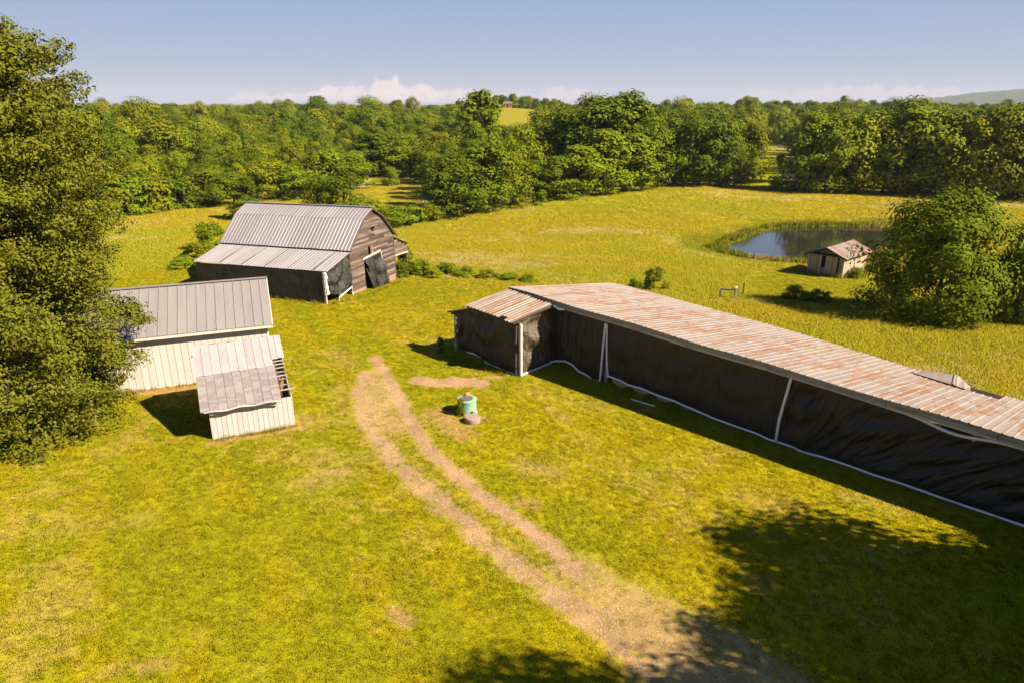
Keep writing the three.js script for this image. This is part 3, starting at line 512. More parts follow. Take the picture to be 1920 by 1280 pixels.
// ---------------------------------------------------------------- small leaning shed
{
  const sh = thing('small_shed', 'small cream shed with patched metal roof torn open along one side', 'shed', V(-13.12, 0, -26.88), [0.905, -0.426]);
  const W = 3.45, D = 4.0, H0 = 1.42, RB = 2.75, RH = 3.5, BH = 2.5;
  const roofH = (b) => (b < RB ? lerp(1.6, RH, (b + 0.12) / (RB + 0.12)) : lerp(RH, BH, (b - RB) / (D + 0.25 - RB)));
  const sw = new GB(1).box(0, 0, -0.08, W, H0, -0.03).build('wall', cream[1], sh);
  for (let i = 0; i < 16; i++) { const w = W / 16, x = i * w; new GB(300 + i).shift().hexa([[x + 0.006, 0.0, 0.012], [x + w - 0.008, 0.0, 0.012], [x + w - 0.008, 0.0, -0.03], [x + 0.006, 0, -0.03], [x + 0.006, H0 + 0.02, 0.0], [x + w - 0.008, H0 + 0.03, 0.0], [x + w - 0.008, H0 + 0.03, -0.03], [x + 0.006, H0 + 0.02, -0.03]]).build('siding_board', tintedWhite(i), sw); }
  for (const x of [0, W]) for (let i = 0; i < 14; i++) { const b = i * D / 14, e = (i + 1) * D / 14 - 0.01, s = x ? 1 : -1, y = (q) => Math.min(roofH(q) - 0.12, x && q < 2.2 ? H0 + 0.02 + q * 0.35 : 9); new GB(330 + i).hexa([[x, 0, -b], [x, 0, -e], [x + s * 0.025, 0, -e], [x + s * 0.025, 0, -b], [x, y(b), -b], [x, y(e), -e], [x + s * 0.025, y(e), -e], [x + s * 0.025, y(b), -b]]).build('siding_board', x ? cream[i % 3] : tintedWhite(i), sh); }
  new GB(2).box(0, 0, -D, W, BH - 0.1, -D + 0.05).build('wall', cream[2], sh);
  // roof: dull lower sheets, brighter upper sheets, back slope
  const row = (x0, x1, b0, b1, n, seed, mats, lift) => roofRow((k) => [lerp(x0, x1, k), roofH(b1) + lift, -b1], (k) => [lerp(x0, x1, k) - 0.02 * (1 - k), roofH(b0) + lift, -b0], n, [0.03], 0.02, 0.025, seed, mats, sh, 0.05);
  row(-0.32, 3.0, -0.28, 1.42, 9, 360, shedRoofOld, 0);
  row(-0.34, 2.95, 1.3, RB, 9, 361, shedRoofNew, 0.03);
  row(2.95, 3.5, 1.62, RB, 2, 362, shedRoofNew, 0.035);
  roofRow((k) => [lerp(-0.34, 3.5, k), RH + 0.03, -RB], (k) => [lerp(-0.34, 3.5, k), BH, -D - 0.25], 10, [0.03], 0.02, 0.025, 363, shedRoofNew, sh);
  new GB(3).tube(sample((t) => [lerp(-0.2, 2.98, t), roofH(-0.3) - 0.01 + 0.03 * Math.sin(t * 17), 0.29 + 0.02 * Math.sin(t * 8)], 14), 0.045, 6).build('eave_roll', shedRoofNew[2], sh);
  // bare battens and rafters on the torn side
  const r = RNG(8);
  for (const [b, out] of [[0.2, 3.72], [0.42, 3.62], [0.72, 3.5], [0.88, 3.52], [1.06, 3.55], [1.24, 3.52], [1.42, 3.5], [1.58, 3.45]]) new GB(370).beam([2.3, roofH(b) - 0.075, -b], [out - 0.1 * r(), roofH(b) - 0.05 + 0.05 * (r() - 0.5), -b - 0.08 * (r() - 0.4)], 0.09, 0.035).build('batten', r() < 0.3 ? greyWood : paleWood, sh);
  for (const x of [0.2, 1.2, 2.3, 3.05, 3.38]) new GB(380).beam([x, roofH(-0.05) - 0.1, 0.05], [x, roofH(RB) - 0.1, -RB], 0.05, 0.1).build('rafter', darkWood, sh);
  new GB(4).box(3.0, 0.5, -1.2, 3.3, 2.3, -1.12).build('stud', mat([0.24, 0.11, 0.06], 0.9), sh);
  new GB(5).beam([-0.45, BH + 0.12, -D - 0.1], [3.5, BH + 0.12, -D - 0.1], 0.1, 0.1).build('wall_plate', greyWood, sh);
}
function tintedWhite(i) { return [shedWhiteA, shedWhiteB, shedWhiteC][(i * 5) % 3]; }

// ---------------------------------------------------------------- long tarped pole shed
{
  const ls = thing('pole_shed', 'long open pole shed with rusty tin roof and black tarp walls', 'shed', V(4.89, 0, -33.41), [0.7071, 0.7071]);
  const A0 = -6.83, A1 = 23, N = 46;
  const eaveH = (a) => lerp(3.98, 3.26, (a + 6.83) / 24.6) + 0.03 * Math.sin(a * 0.9);
  const backPts = [[-6.83, 2.42], [-5.85, 2.46], [0.5, 2.2], [6.1, 1.93], [11.6, 1.47], [16.5, 1.17], [23, 0.85]];
  const ridgeH = (a) => { let i = 0; while (i < backPts.length - 2 && backPts[i + 1][0] < a) i++; return lerp(backPts[i][1], backPts[i + 1][1], (a - backPts[i][0]) / (backPts[i + 1][0] - backPts[i][0])); };
  const at = (k) => lerp(A0, A1, k), F = 0.32, B = -9.5, tins = [rustTin];
  const onRoof = (a, u, up = 0) => [a, lerp(eaveH(a), ridgeH(a), u) + up, lerp(F, B, u)];
  const r = RNG(15);
  for (let i = 0; i < N; i++) {   // each strip is three lapped sheets from the high front to the low back
    const a = at(i / N), b = at((i + 1) / N), e = 0.004 * (r() - 0.5), l1 = 0.3 + 0.12 * r(), l2 = 0.63 + 0.12 * r(), torn = a > 13.6 && a < 15.5;
    for (const [u0, u1, lift] of [[e, l1, 0.01], [l1 - 0.012, l2, 0.016], [l2 - 0.012, torn ? 0.82 : 1 + e, 0.022]]) roofSheet(onRoof(a, u1), onRoof(b, u1), onRoof(a, u0), onRoof(b, u0), [0.04, 0.5], 0.026, 0.045, 400 + i * 3 + Math.round(u0 * 3), tins, ls, 'roof_panel', lift + (i % 2) * 0.003, [a, u0 * 9.9 + (i % 5) * 0.17]);
  }
  // torn sheet folded up beside the hole, bare purlins
  roofSheet(onRoof(12.2, 0.97, 0.08), onRoof(13.9, 0.95, 0.4), onRoof(12.2, 0.84, 0.05), onRoof(14.2, 0.79, 0.1), [0.06, 0.94], 0.04, 0.05, 580, [rustTinLight], ls, 'loose_roof_panel', 0.02);
  roofSheet(onRoof(13.9, 0.95, 0.4), onRoof(14.5, 0.95, 0.02), onRoof(14.2, 0.79, 0.1), onRoof(14.75, 0.81, 0.02), [0.5], 0.02, 0.05, 581, [rustTinLight], ls, 'loose_roof_panel', 0.02);
  for (const u of [0.06, 0.22, 0.38, 0.54, 0.7, 0.85, 0.9, 0.95, 0.99]) new GB(590).beam(onRoof(A0 + 0.1, u, -0.07), onRoof(A1 - 0.1, u, -0.07), 0.08, 0.05).build('purlin', darkWood, ls);
  for (let a = -6; a < 22; a += 2.4) { new GB(591).beam([a, eaveH(a) - 0.16, F - 0.1], [a, ridgeH(a) - 0.14, B + 0.1], 0.06, 0.1).build('rafter', darkWood, ls); }
  // fascia boards of grey weathered wood with a paler lower strip
  let q = A0 - 0.05; let k = 0;
  while (q < A1) { const e = Math.min(A1, q + 3.6 + 1.2 * r()); new GB(600 + k).shift().beam([q + 0.01, eaveH(q) - 0.125, F - 0.06], [e - 0.01, eaveH(e) - 0.125, F - 0.06], 0.035, 0.235).build('fascia_board', greyWood, ls); new GB(620 + k).shift().beam([q + 0.01, eaveH(q) - 0.3, F - 0.09], [e - 0.01, eaveH(e) - 0.3, F - 0.09], 0.03, 0.1).build('fascia_strip', paleWood, ls); q = e; k++; }
  // posts
  for (const [a, z] of [[0.06, -0.08], [4.8, -0.15], [9.55, -0.1], [14.3, -0.15], [19, -0.15], [-6.6, -0.1], [-3.9, -0.12]]) new GB(640).box(a - 0.07, 0, z - 0.07, a + 0.07, eaveH(a) - 0.1, z + 0.07).build('post', greyWood, ls);
  for (let a = -6.6; a < 23; a += 4.8) for (const u of [0.5, 0.985]) { const q = onRoof(a, u); new GB(641).box(a - 0.07, -0.5, q[2] - 0.07, a + 0.07, q[1] - 0.12, q[2] + 0.07).build('post', darkWood, ls); }
  tarpCloth('back_tarp', (t) => [lerp(-6.7, 22.8, t), ridgeH(lerp(-6.7, 22.8, t)) - 0.14, -9.3], (t) => [lerp(-6.7, 22.8, t), -0.4, -9.3], [0, 0, -1], ls, 31, tarp, 0.06, 90, 12);
  tarpCloth('end_tarp', (t) => [-6.75, lerp(eaveH(-6.7), ridgeH(-6.7), t) - 0.15, lerp(0, -9.3, t)], (t) => [-6.75, -0.3, lerp(0, -9.3, t)], [-1, 0, 0], ls, 32, tarp, 0.06, 40, 14);
  // bays of black tarp with white hems
  const hemT3 = along([[-3.95, 0.08, 0.03], [-3.4, 0.32, 0.03], [-2.75, 0.5, 0.04], [-2.2, 0.44, 0.04], [-1.7, 0.18, 0.05], [-1.15, 0.12, 0.05], [-0.75, -0.02, 0.06], [-0.25, 0.0, 0.06]]);
  const tA = tarpCloth('wall_tarp', (t) => [lerp(-3.95, -0.05, t), eaveH(-2) - 0.34, 0.06], hemT3, [0, 0, 1], ls, 21, tarp, 0.09, 90, 30);
  new GB(650).tube(sample(hemT3, 28), 0.055).build('tarp_hem', whitePipe, tA);
  new GB(651).tube([[-0.02, 3.3, 0.1], [-0.1, 1.8, 0.12], [-0.22, 0.05, 0.1]], 0.06).build('tarp_hem', whitePipe, tA);
  const hemT4 = along([[0.3, 0.48, 0.04], [1.0, 0.46, 0.05], [1.6, 0.36, 0.06], [2.4, 0.42, 0.05], [3.2, 0.34, 0.05], [4.2, 0.34, 0.06], [5.2, 0.24, 0.05], [6.4, 0.16, 0.1], [7.6, 0.14, 0.12], [8.6, 0.15, 0.14], [9.2, 0.08, 0.16], [9.45, 0.1, 0.16]]);
  const tB = tarpCloth('wall_tarp', (t) => [lerp(0.1, 9.72, t), eaveH(lerp(0.1, 9.7, t)) - 0.34, 0.06], hemT4, [0, 0, 1], ls, 22, tarp, 0.10, 190, 34);
  new GB(652).tube(sample(hemT4, 44), 0.055).build('tarp_hem', whitePipe, tB);
  new GB(653).tube([[0.08, 3.3, 0.1], [0.16, 1.6, 0.12], [0.28, 0.4, 0.08]], 0.05).build('tarp_hem', whitePipe, tB);
  const hemT5 = along([[9.55, 0.1, 0.16], [10.2, 0.12, 0.18], [10.7, 0.08, 0.24], [11.4, 0.12, 0.18], [12.4, 0.14, 0.16], [13.5, 0.11, 0.16], [14.6, 0.14, 0.15], [16, 0.12, 0.16], [18, 0.13, 0.16], [20, 0.12, 0.16], [22.9, 0.12, 0.16]]);
  const topT5 = (t) => { const a = lerp(9.75, 22.9, t); return [a, eaveH(a) - 0.34 - 0.28 * Math.exp(-(((a - 15.8) / 1.1) ** 2)), 0.06]; };
  const tC = tarpCloth('wall_tarp', topT5, hemT5, [0, 0, 1], ls, 25, tarp, 0.13, 230, 34, 0.9);
  new GB(654).tube(sample(hemT5, 52), 0.055).build('tarp_hem', whitePipe, tC);
  new GB(655).tube([[9.74, 3.18, 0.12], [9.62, 2.1, 0.15], [9.5, 1.2, 0.14], [9.46, 0.03, 0.12]], 0.065).build('tarp_hem', whitePipe, tC);
  new GB(656).tube(sample((t) => { const p = topT5(lerp(0.28, 1, t)); return [p[0], p[1], 0.14]; }, 30), 0.06).build('tarp_hem', whitePipe, tC);
  for (const a of [15.3, 16.4]) new GB(657).box(a - 0.05, eaveH(a) - 0.7, 0.0, a + 0.05, eaveH(a) - 0.3, 0.08).build('wall_stud', paleWood, ls);
  // lean-to in front of the far end: tin roof on tarped walls
  const T = (k) => [lerp(-6.83, -3.35, k), lerp(3.9, 3.68, k), 0.28], Bt = (k) => [lerp(-7.84, -4.02, k), lerp(3.19, 3.05, k), 2.8];
  const tl = [rustTin, rustTinLight, rustTinHeavy];
  for (let i = 0; i < 7; i++) { const a = i / 7, b = (i + 1) / 7, ex = i === 6 ? 0.12 : i === 5 ? -0.22 : 0, pull = (P, Q) => [0, 1, 2].map((m) => P[m] + (P[m] - Q[m]) * ex / 2.6); roofSheet(T(a), T(b), pull(Bt(a), T(a)), pull(Bt(b), T(b)), [0.06, 0.5], 0.045, 0.06, 700 + i, [tl[i % 3]], ls, 'roof_panel', i === 6 ? 0.03 : 0.012 * (i % 2)); }
  new GB(710).beam([-7.8, 3.15, 2.54], [-4.0, 3.02, 2.54], 0.08, 0.16).build('eave_beam', darkWood, ls);
  for (const k of [0.02, 0.33, 0.66, 0.98]) { const a = T(k), b = Bt(k); new GB(711).beam([a[0], a[1] - 0.09, a[2]], [b[0], b[1] - 0.09, b[2] - 0.05], 0.05, 0.1).build('rafter', darkWood, ls); }
  new GB(712).box(-3.93, 0, 2.42, -3.79, 3.02, 2.56).build('corner_post', mat([0.14, 0.075, 0.05], 0.9), ls);
  new GB(713).box(-9.3, 0, 2.3, -9.16, 2.44, 2.44).build('post', greyWood, ls);
  new GB(714).box(-9.4, 0.0, 0.6, -9.2, 2.3, 0.7).build('post', darkWood, ls);
  new GB(715).hexa([[-9.55, 2.4, 2.72], [-7.7, 2.95, 2.72], [-7.7, 2.95, 2.2], [-9.55, 2.4, 2.2], [-9.55, 2.46, 2.72], [-7.7, 3.01, 2.72], [-7.7, 3.01, 2.2], [-9.55, 2.46, 2.2]]).build('side_roof', darkWood, ls);
  new GB(716).beam([-9.45, 2.32, 2.5], [-8.8, 2.5, 2.5], 0.08, 0.14).build('eave_beam', darkWood, ls);
  const hemT1 = along([[-8.2, 0.22, 2.42], [-7.6, 0.3, 2.46], [-7.0, 0.22, 2.46], [-6.3, 0.02, 2.5], [-5.6, 0.03, 2.5], [-5.0, 0.0, 2.52], [-4.4, 0.02, 2.52], [-3.95, 0.03, 2.52]]);
  const tD = tarpCloth('wall_tarp', (t) => [lerp(-9.2, -3.9, t), Math.min(2.5 + t * 5.3 * 0.297, lerp(3.14, 2.98, t)), 2.48], (t) => { const p = hemT1(t); return [lerp(-8.9, -3.92, t), p[1], p[2]]; }, [0, 0, 1], ls, 26, tarp, 0.10, 110, 36, 1.2);
  new GB(717).tube(sample(hemT1, 26), 0.045).build('tarp_hem', whitePipe, tD);
  const tE = tarpCloth('side_tarp', (t) => [-3.86, lerp(2.98, 3.62, t), lerp(2.44, 0.1, t)], (t) => [-3.8, 0.08 + 0.04 * Math.sin(t * 5), lerp(2.4, 0.1, t)], [1, 0, 0], ls, 27, mat([0.07, 0.055, 0.034], 0.4, { bumpMap: tarpBump, bumpScale: 0.05 }), 0.17, 80, 60, 1.4);
  new GB(718).tube([[-3.74, 0.06, 2.44], [-3.72, 0.1, 1.4], [-3.74, 0.12, 0.06]], 0.06).build('tarp_hem', whitePipe, tE);
  new GB(719).tube([[-3.72, 2.95, 2.52], [-3.7, 1.6, 2.54], [-3.7, 0.04, 2.52]], 0.075).build('tarp_hem', whitePipe, tE);
  new GB(720).tube([[-3.98, 2.8, 2.58], [-4.02, 1.6, 2.58], [-3.99, 0.03, 2.58]], 0.03).build('tarp_hem', whitePipe, tD);
  tarpCloth('loose_strip', seg([-9.05, 2.2, 2.55], [-8.9, 2.25, 2.55]), (t) => [lerp(-9.0, -8.86, t), 1.75, 2.6], [0, 0, 1], ls, 28, whitePipe, 0.1, 6, 12);
  tarpCloth('loose_strip', seg([-9.05, 1.8, 2.55], [-8.95, 1.8, 2.55]), (t) => [lerp(-8.82, -8.74, t), 1.3, 2.6], [0, 0, 1], ls, 29, whitePipe, 0.06, 5, 10);
  new GB(721).tube([[-3.35, 3.62, 0.36], [-3.0, 3.5, 0.36], [-2.6, 3.55, 0.34]], 0.07).build('tarp_hem', whitePipe, ls);
}
const shedPt = (a, y, f) => V(4.89 + 0.7071 * a - 0.7071 * f, y, -33.41 + 0.7071 * a + 0.7071 * f);
// round hay bales stored behind the tarps
{
  const hay = tex(256, 256, (u, v) => { const a = 0.5 * tn(u, v, 60, 12, 71) + 0.5 * tn(u, v, 120, 120, 72); return mix3([0.20, 0.13, 0.07], [0.46, 0.32, 0.18], a); }, 1);
  const hm = mat([1, 1, 1], 1, { map: hay });
  [[-1.75, 0.6, 'partly rotted round hay bale under the short arched tarp'], [-0.75, 0.55, 'low sagging hay bale at the tarp corner by the white hem post'], [0.95, 0.66, 'first round hay bale past the white hem post under the long tarp'], [2.25, 0.66, 'second round hay bale past the white hem post under the long tarp'], [3.6, 0.66, 'third round hay bale past the white hem post under the long tarp'], [5.0, 0.62, 'fourth round hay bale past the white hem post under the long tarp']].forEach(([a, rad, label], i) => {
    const t = thing('hay_bale', label, 'hay bale', shedPt(a, 0.02, -0.6), [0.7071, 0.7071], 'hay bales under the tarp wall');
    const g = new THREE.LatheGeometry([[0.001, 0.55], [rad - 0.1, 0.55], [rad - 0.03, 0.5], [rad, 0.4], [rad, -0.4], [rad - 0.03, -0.5], [rad - 0.1, -0.55], [0.001, -0.55]].map(([x, y]) => new THREE.Vector2(x, y)), 26);
    g.rotateX(Math.PI / 2); const P = g.attributes.position; for (let k = 0; k < P.count; k++) { const n = 1 + 0.05 * (fbm(P.getX(k) * 4 + i * 7, P.getY(k) * 4 + P.getZ(k) * 3, 2) - 0.5); let y = P.getY(k) * n; if (y < -rad * 0.86) y = -rad * 0.86 + (y + rad * 0.86) * 0.2; P.setXYZ(k, P.getX(k) * n, y + rad * 0.88, P.getZ(k)); } g.computeVertexNormals();
    addMesh('bale', g, hm, t);
    new GB(9).tube(sample((k) => [Math.cos(k * 6.283) * (rad + 0.004), rad * 0.88 + Math.max(Math.sin(k * 6.283) * (rad + 0.004), -rad * 0.86), 0.2], 24), 0.008, 4).build('twine', mat([0.3, 0.2, 0.1], 1), t);
  });
}
tag(new GB(1).tube([0, 0.25, 0.5, 0.75, 1].map((t) => { const p = onLevel(lerp(1184, 1228, t), lerp(748, 761, t), 0.09); return [p.x, 0.09 + 0.004 * Math.sin(t * 7), p.z]; }), 0.03, 8).build('plastic_pipe', whitePipe), 'short white plastic pipe lying on the grass before the tarp wall', 'pipe');

// ---------------------------------------------------------------- tin roofed hut by the pond
{
  const O = V(31.46, terr(31.46, -63.44), -63.44), h = thing('pump_house', 'small block hut with rusty tin gable roof beside the pond', 'hut', O, [0.665, 0.747]);
  const W = 3.35, D = 5.2, E = 2.0, PK = 2.78, block = tex(256, 256, (u, v) => { const a = 0.5 * tn(u, v, 8, 20, 81) + 0.5 * tn(u, v, 60, 60, 82); return mix3([0.20, 0.15, 0.115], [0.36, 0.275, 0.22], a); }, 2.5);
  const bm = [1, 0.85, 1.12].map((k) => mat([k, k, k], 0.95, { map: block }));
  // front wall of upright boards with dark gaps between them
  [[-3.35, -2.55, 0], [-2.5, -2.2, 1], [-1.62, -1.1, 2], [-1.05, -0.6, 0], [-0.42, 0.0, 1]].forEach(([a, b, m], i) => new GB(800 + i).shift().box(a, -0.8, -0.08, b, E - 0.1 + (i === 4 ? 0 : 0.04), 0.02).build('wall_board', bm[m], h));
  new GB(806).box(-2.2, -0.8, -0.1, -1.62, 0.75, -0.03).build('wall_board', bm[1], h);
  for (const x of [-3.35, -2.2, -1.62, 0]) new GB(807).box(x - 0.07, -0.9, 0.022, x + 0.07, E - 0.08, 0.1).build('post', paleWood, h);
  new GB(808).box(-3.4, E - 0.1, -0.06, 0.05, E + 0.02, 0.05).build('lintel', darkWood, h);
  new GB(809).beam([-2.5, E + 0.22, 0], [-0.8, E + 0.22, 0], 0.04, 0.07).build('gable_slat', paleWood, h); new GB(810).beam([-2.1, E + 0.42, 0], [-1.2, E + 0.42, 0], 0.04, 0.06).build('gable_slat', paleWood, h);
  // side, back and far walls
  for (let i = 0; i < 7; i++) { const z = -0.1 - i * (D - 0.1) / 7; new GB(815 + i).shift().box(-0.06, -0.9, z - (D - 0.1) / 7 + 0.015, 0.02, E - 0.04, z).build('wall_board', bm[[0, 2][i % 2]], h); }
  new GB(823).box(-3.38, -0.9, -D, -3.3, E - 0.05, -0.1).build('side_wall', bm[1], h); new GB(824).box(-3.3, -0.9, -D, -0.06, E + 0.02, -D + 0.08).build('back_wall', bm[0], h);
  const mid = -W / 2;
  roofRow((k) => [mid, PK, lerp(0.45, -D - 0.4, k)], (k) => [0.42, E - 0.1, lerp(0.45, -D - 0.4, k)], 8, [0.05, 0.5], 0.03, 0.05, 830, [rustTinHeavy, rustTinHeavy, rustTin], h, 0.06);
  roofRow((k) => [mid, PK, lerp(0.45, -D - 0.4, k)], (k) => [-W - 0.42, E - 0.1, lerp(0.45, -D - 0.4, k)], 8, [0.05, 0.5], 0.03, 0.05, 831, [rustTinHeavy], h, 0.06);
  for (const s of [-1, 1]) new GB(840).beam([mid, PK - 0.07, 0.4], [mid + s * (W / 2 + 0.4), E - 0.16, 0.4], 0.04, 0.12).build('verge_board', darkWood, h);
  for (const z of [0.1, -1.6, -3.4, -5]) for (const s of [-1, 1]) new GB(841).beam([mid, PK - 0.08, z], [mid + s * (W / 2 + 0.3), E - 0.14, z], 0.05, 0.1).build('rafter', darkWood, h);
  new GB(842).beam([-3.7, E - 0.1, 0.38], [-3.4, E - 0.7, 0.06], 0.07, 0.07).build('brace', darkWood, h);
}

// ---------------------------------------------------------------- well, lid, brick
{
  const p = onLevel(876, 772, 0.03), w = thing('well_head', 'round mint green concrete well head with a pale lid', 'well', p);
  const green = tex(256, 256, (u, v) => { const a = tn(u, v, 22, 14, 91), b = tn(u, v, 60, 40, 92), m = ss(0.72, 0.8, a * 0.5 + b * 0.5); return mix3(mix3([0.13, 0.28, 0.19], [0.19, 0.35, 0.25], tn(u, v, 8, 8, 93)), [0.36, 0.32, 0.26], m); }, 0.7);
  const body = new THREE.LatheGeometry([[0.46, 0], [0.46, 0.1], [0.445, 0.14], [0.445, 0.6], [0.465, 0.62], [0.47, 0.70], [0.45, 0.725], [0.3, 0.73], [0.001, 0.735]].map(([x, y]) => new THREE.Vector2(x, y)), 36);
  addMesh('casing', body, mat([1, 1, 1], 0.85, { map: green }), w);
  const ring = new THREE.CylinderGeometry(0.475, 0.49, 0.1, 36); ring.translate(0, 0.05, 0); addMesh('footing', ring, mat([0.36, 0.29, 0.23], 0.95), w);
  const lid = new THREE.CylinderGeometry(0.3, 0.31, 0.03, 28); lid.translate(-0.02, 0.75, 0.06); addMesh('lid', lid, mat([0.44, 0.43, 0.38], 0.9, { map: greyWoodMap }), w);
  new GB(1).box(0.3, 0, 0.38, 0.42, 0.28, 0.5).build('side_block', mat([0.46, 0.38, 0.32], 0.95), w);
  const bg = new GB(2).box(-0.1, 0, -0.07, 0.1, 0.13, 0.07).build('brick', mat([0.42, 0.24, 0.14], 0.95)); bg.position.set(p.x + 0.03, p.y + 0.736, p.z - 0.3); bg.rotation.y = 0.4; tag(bg, 'single orange brick lying on the green well head', 'brick');
  const q = onLevel(886, 790, 0.03), dg = new THREE.LatheGeometry([[0.36, 0], [0.37, 0.2], [0.35, 0.25], [0.33, 0.27], [0.001, 0.275]].map(([x, y]) => new THREE.Vector2(x, y)), 30);
  const dm = addMesh('concrete_disc', dg, mat([0.25, 0.175, 0.145], 0.95, { map: metalMap })); dm.position.copy(q); tag(dm, 'round pinkish concrete cover lying beside the green well head', 'well cover');
}
// ---------------------------------------------------------------- old gate posts
{
  const A = hit(1350, 557), B = hit(1379, 560), C = hit(1393, 552);
  const t = thing('rail_fence', 'remnant of grey rail fence with a white topped post in the tall grass', 'fence', A);
  const L = (p, y) => [p.x - A.x, p.y - A.y + y, p.z - A.z];
  new GB(1).beam(L(A, -0.2), L(A, 0.72), 0.09, 0.09).build('post', greyWood, t); new GB(2).beam(L(B, -0.2), L(B, 0.86), 0.14, 0.14).build('post', greyWood, t);
  new GB(3).beam(L(A, 0.66), L(B, 0.72), 0.06, 0.14).build('rail', paleWood, t); new GB(4).beam(L(B, 0.86), L(B, 0.98), 0.17, 0.17).build('post_cap', whitePipe, t);
  const u = thing('fence_post', 'lone dark wooden post standing behind the rail fence remnant', 'post', C); new GB(5).beam([0, -0.2, 0], [0.03, 1.0, 0], 0.1, 0.1).build('post', darkWood, u);
}

// ---------------------------------------------------------------- trees
const leafMats = [[0.064, 0.088, 0.002], [0.088, 0.114, 0.002], [0.046, 0.066, 0.002], [0.114, 0.122, 0.003], [0.078, 0.086, 0.002], [0.052, 0.079, 0.002]].map((c) => new THREE.MeshPhysicalMaterial({ color: new THREE.Color().setRGB(...c.map((k) => k * 1.35)), roughness: 0.7, specularIntensity: 0.1, side: THREE.DoubleSide }));
const grassLeaf = new THREE.MeshPhysicalMaterial({ color: 0xffffff, roughness: 0.7, specularIntensity: 0.1, side: THREE.DoubleSide });
const oakLeaf = new THREE.MeshPhysicalMaterial({ color: new THREE.Color().setRGB(0.088, 0.092, 0.004), roughness: 0.6, specularIntensity: 0.25, side: THREE.DoubleSide });
const profiles = {
  round: (t) => Math.sqrt(Math.max(0, 1 - (1.55 * t - 0.57) ** 2)), tall: (t) => Math.pow(Math.sin(Math.PI * clamp(t * 0.80 + 0.18)), 0.75), cone: (t) => 1 - 0.9 * t,
  spread: (t) => Math.sqrt(Math.max(0, 1 - (1.55 * t - 0.62) ** 2)), shrub: (t) => Math.sqrt(Math.max(0, 1 - t * t * 0.96)),
};
function leafGeo(list) { // list: [x, y, z, nx, ny, nz, size]
  const p = new Float32Array(list.length * 12), idx = new Uint32Array(list.length * 6), r = RNG(list.length), n = V(0, 0, 0), a = V(0, 0, 0), b = V(0, 0, 0);
  list.forEach(([x, y, z, nx, ny, nz, s], i) => {
    n.set(nx, ny, nz).normalize(); a.set(r() - 0.5, r() - 0.5, r() - 0.5).cross(n).normalize(); b.crossVectors(n, a);
    const w = s * (0.42 + 0.25 * r()), c = s * 0.2 * (r() - 0.3);
    const q = [[a, s, 0], [b, w, c], [a, -s, 0], [b, -w, c]];
    q.forEach(([v, k, lift], j) => { p[i * 12 + j * 3] = x + v.x * k + n.x * lift; p[i * 12 + j * 3 + 1] = y + v.y * k + n.y * lift; p[i * 12 + j * 3 + 2] = z + v.z * k + n.z * lift; });
    idx.set([i * 4, i * 4 + 1, i * 4 + 2, i * 4, i * 4 + 2, i * 4 + 3], i * 6);
  });
  const g = new THREE.BufferGeometry(); g.setAttribute('position', new THREE.BufferAttribute(p, 3)); g.setIndex(new THREE.BufferAttribute(idx, 1)); g.computeVertexNormals(); return g;
}
function rnd3(r) { const z = 2 * r() - 1, a = r() * 6.283, q = Math.sqrt(1 - z * z); return [q * Math.cos(a), z, q * Math.sin(a)]; }
// a tree of height H: uneven clumps of leaves held by a trunk and limbs
function treeGeo(seed, kind, H, R, base, clumps, per, leaf, rough = 1) {
  const r = RNG(seed), list = [], tips = [], prof = profiles[kind];
  for (let c = 0; c < clumps; c++) {
    const t = kind === 'cone' ? Math.pow(r(), 1.3) : kind === 'shrub' ? r() * 0.9 : 0.02 + 0.96 * r(), a = r() * 6.283, lump = 1 + 1.1 * rough * (fbm(Math.cos(a) * 1.3 + seed, t * 3.0 + Math.sin(a) * 1.3, 2) - 0.5);
    const rr = R * prof(t) * lump * Math.sqrt(0.25 + 0.75 * r()) * 0.86, cx = Math.cos(a) * rr, cz = Math.sin(a) * rr, cy = base + t * (H - base) * 0.95, rc = R * (0.19 + 0.17 * r()) * (kind === 'cone' ? 0.7 : 1);
    tips.push([cx, cy, cz]);
    for (let k = 0; k < per; k++) {
      const d = rnd3(r); if (d[1] < -0.3 && r() < 0.55) d[1] *= -1;
      const out = [cx / R, (cy - base - (H - base) * 0.4) / H, cz / R], q = 0.55 + 0.5 * r();
      list.push([cx + d[0] * rc * q * 1.15, cy + d[1] * rc * q * 1.0, cz + d[2] * rc * q * 1.15, d[0] + out[0] * 0.7 + (r() - 0.5) * 0.8, d[1] + 0.3 + out[1] + (r() - 0.5) * 0.8, d[2] + out[2] * 0.7 + (r() - 0.5) * 0.8, leaf * (0.7 + 0.6 * r())]);
    }
  }
  const g = new GB(seed), tr = Math.max(0.05, H * 0.018), lean = (r() - 0.5) * 0.05 * H;
  g.tube(sample((k) => [lean * k + 0.1 * Math.sin(k * 5 + seed), -0.3 + k * (H * 0.86 + 0.3), lean * 0.6 * k], 7), (k) => tr * (1.25 - 1.05 * k), 7);
  for (let i = 0; i < Math.min(9, clumps); i++) { const e = tips[Math.floor(r() * tips.length)], y0 = Math.max(base * 0.8, e[1] * 0.55); g.tube([[lean * y0 / H, y0, 0], [e[0] * 0.5, lerp(y0, e[1], 0.62), e[2] * 0.5], [e[0] * 0.95, e[1], e[2] * 0.95]], (k) => tr * (0.42 - 0.32 * k), 5); }
  return { crown: leafGeo(list), trunk: g.geo(), H, R };
}
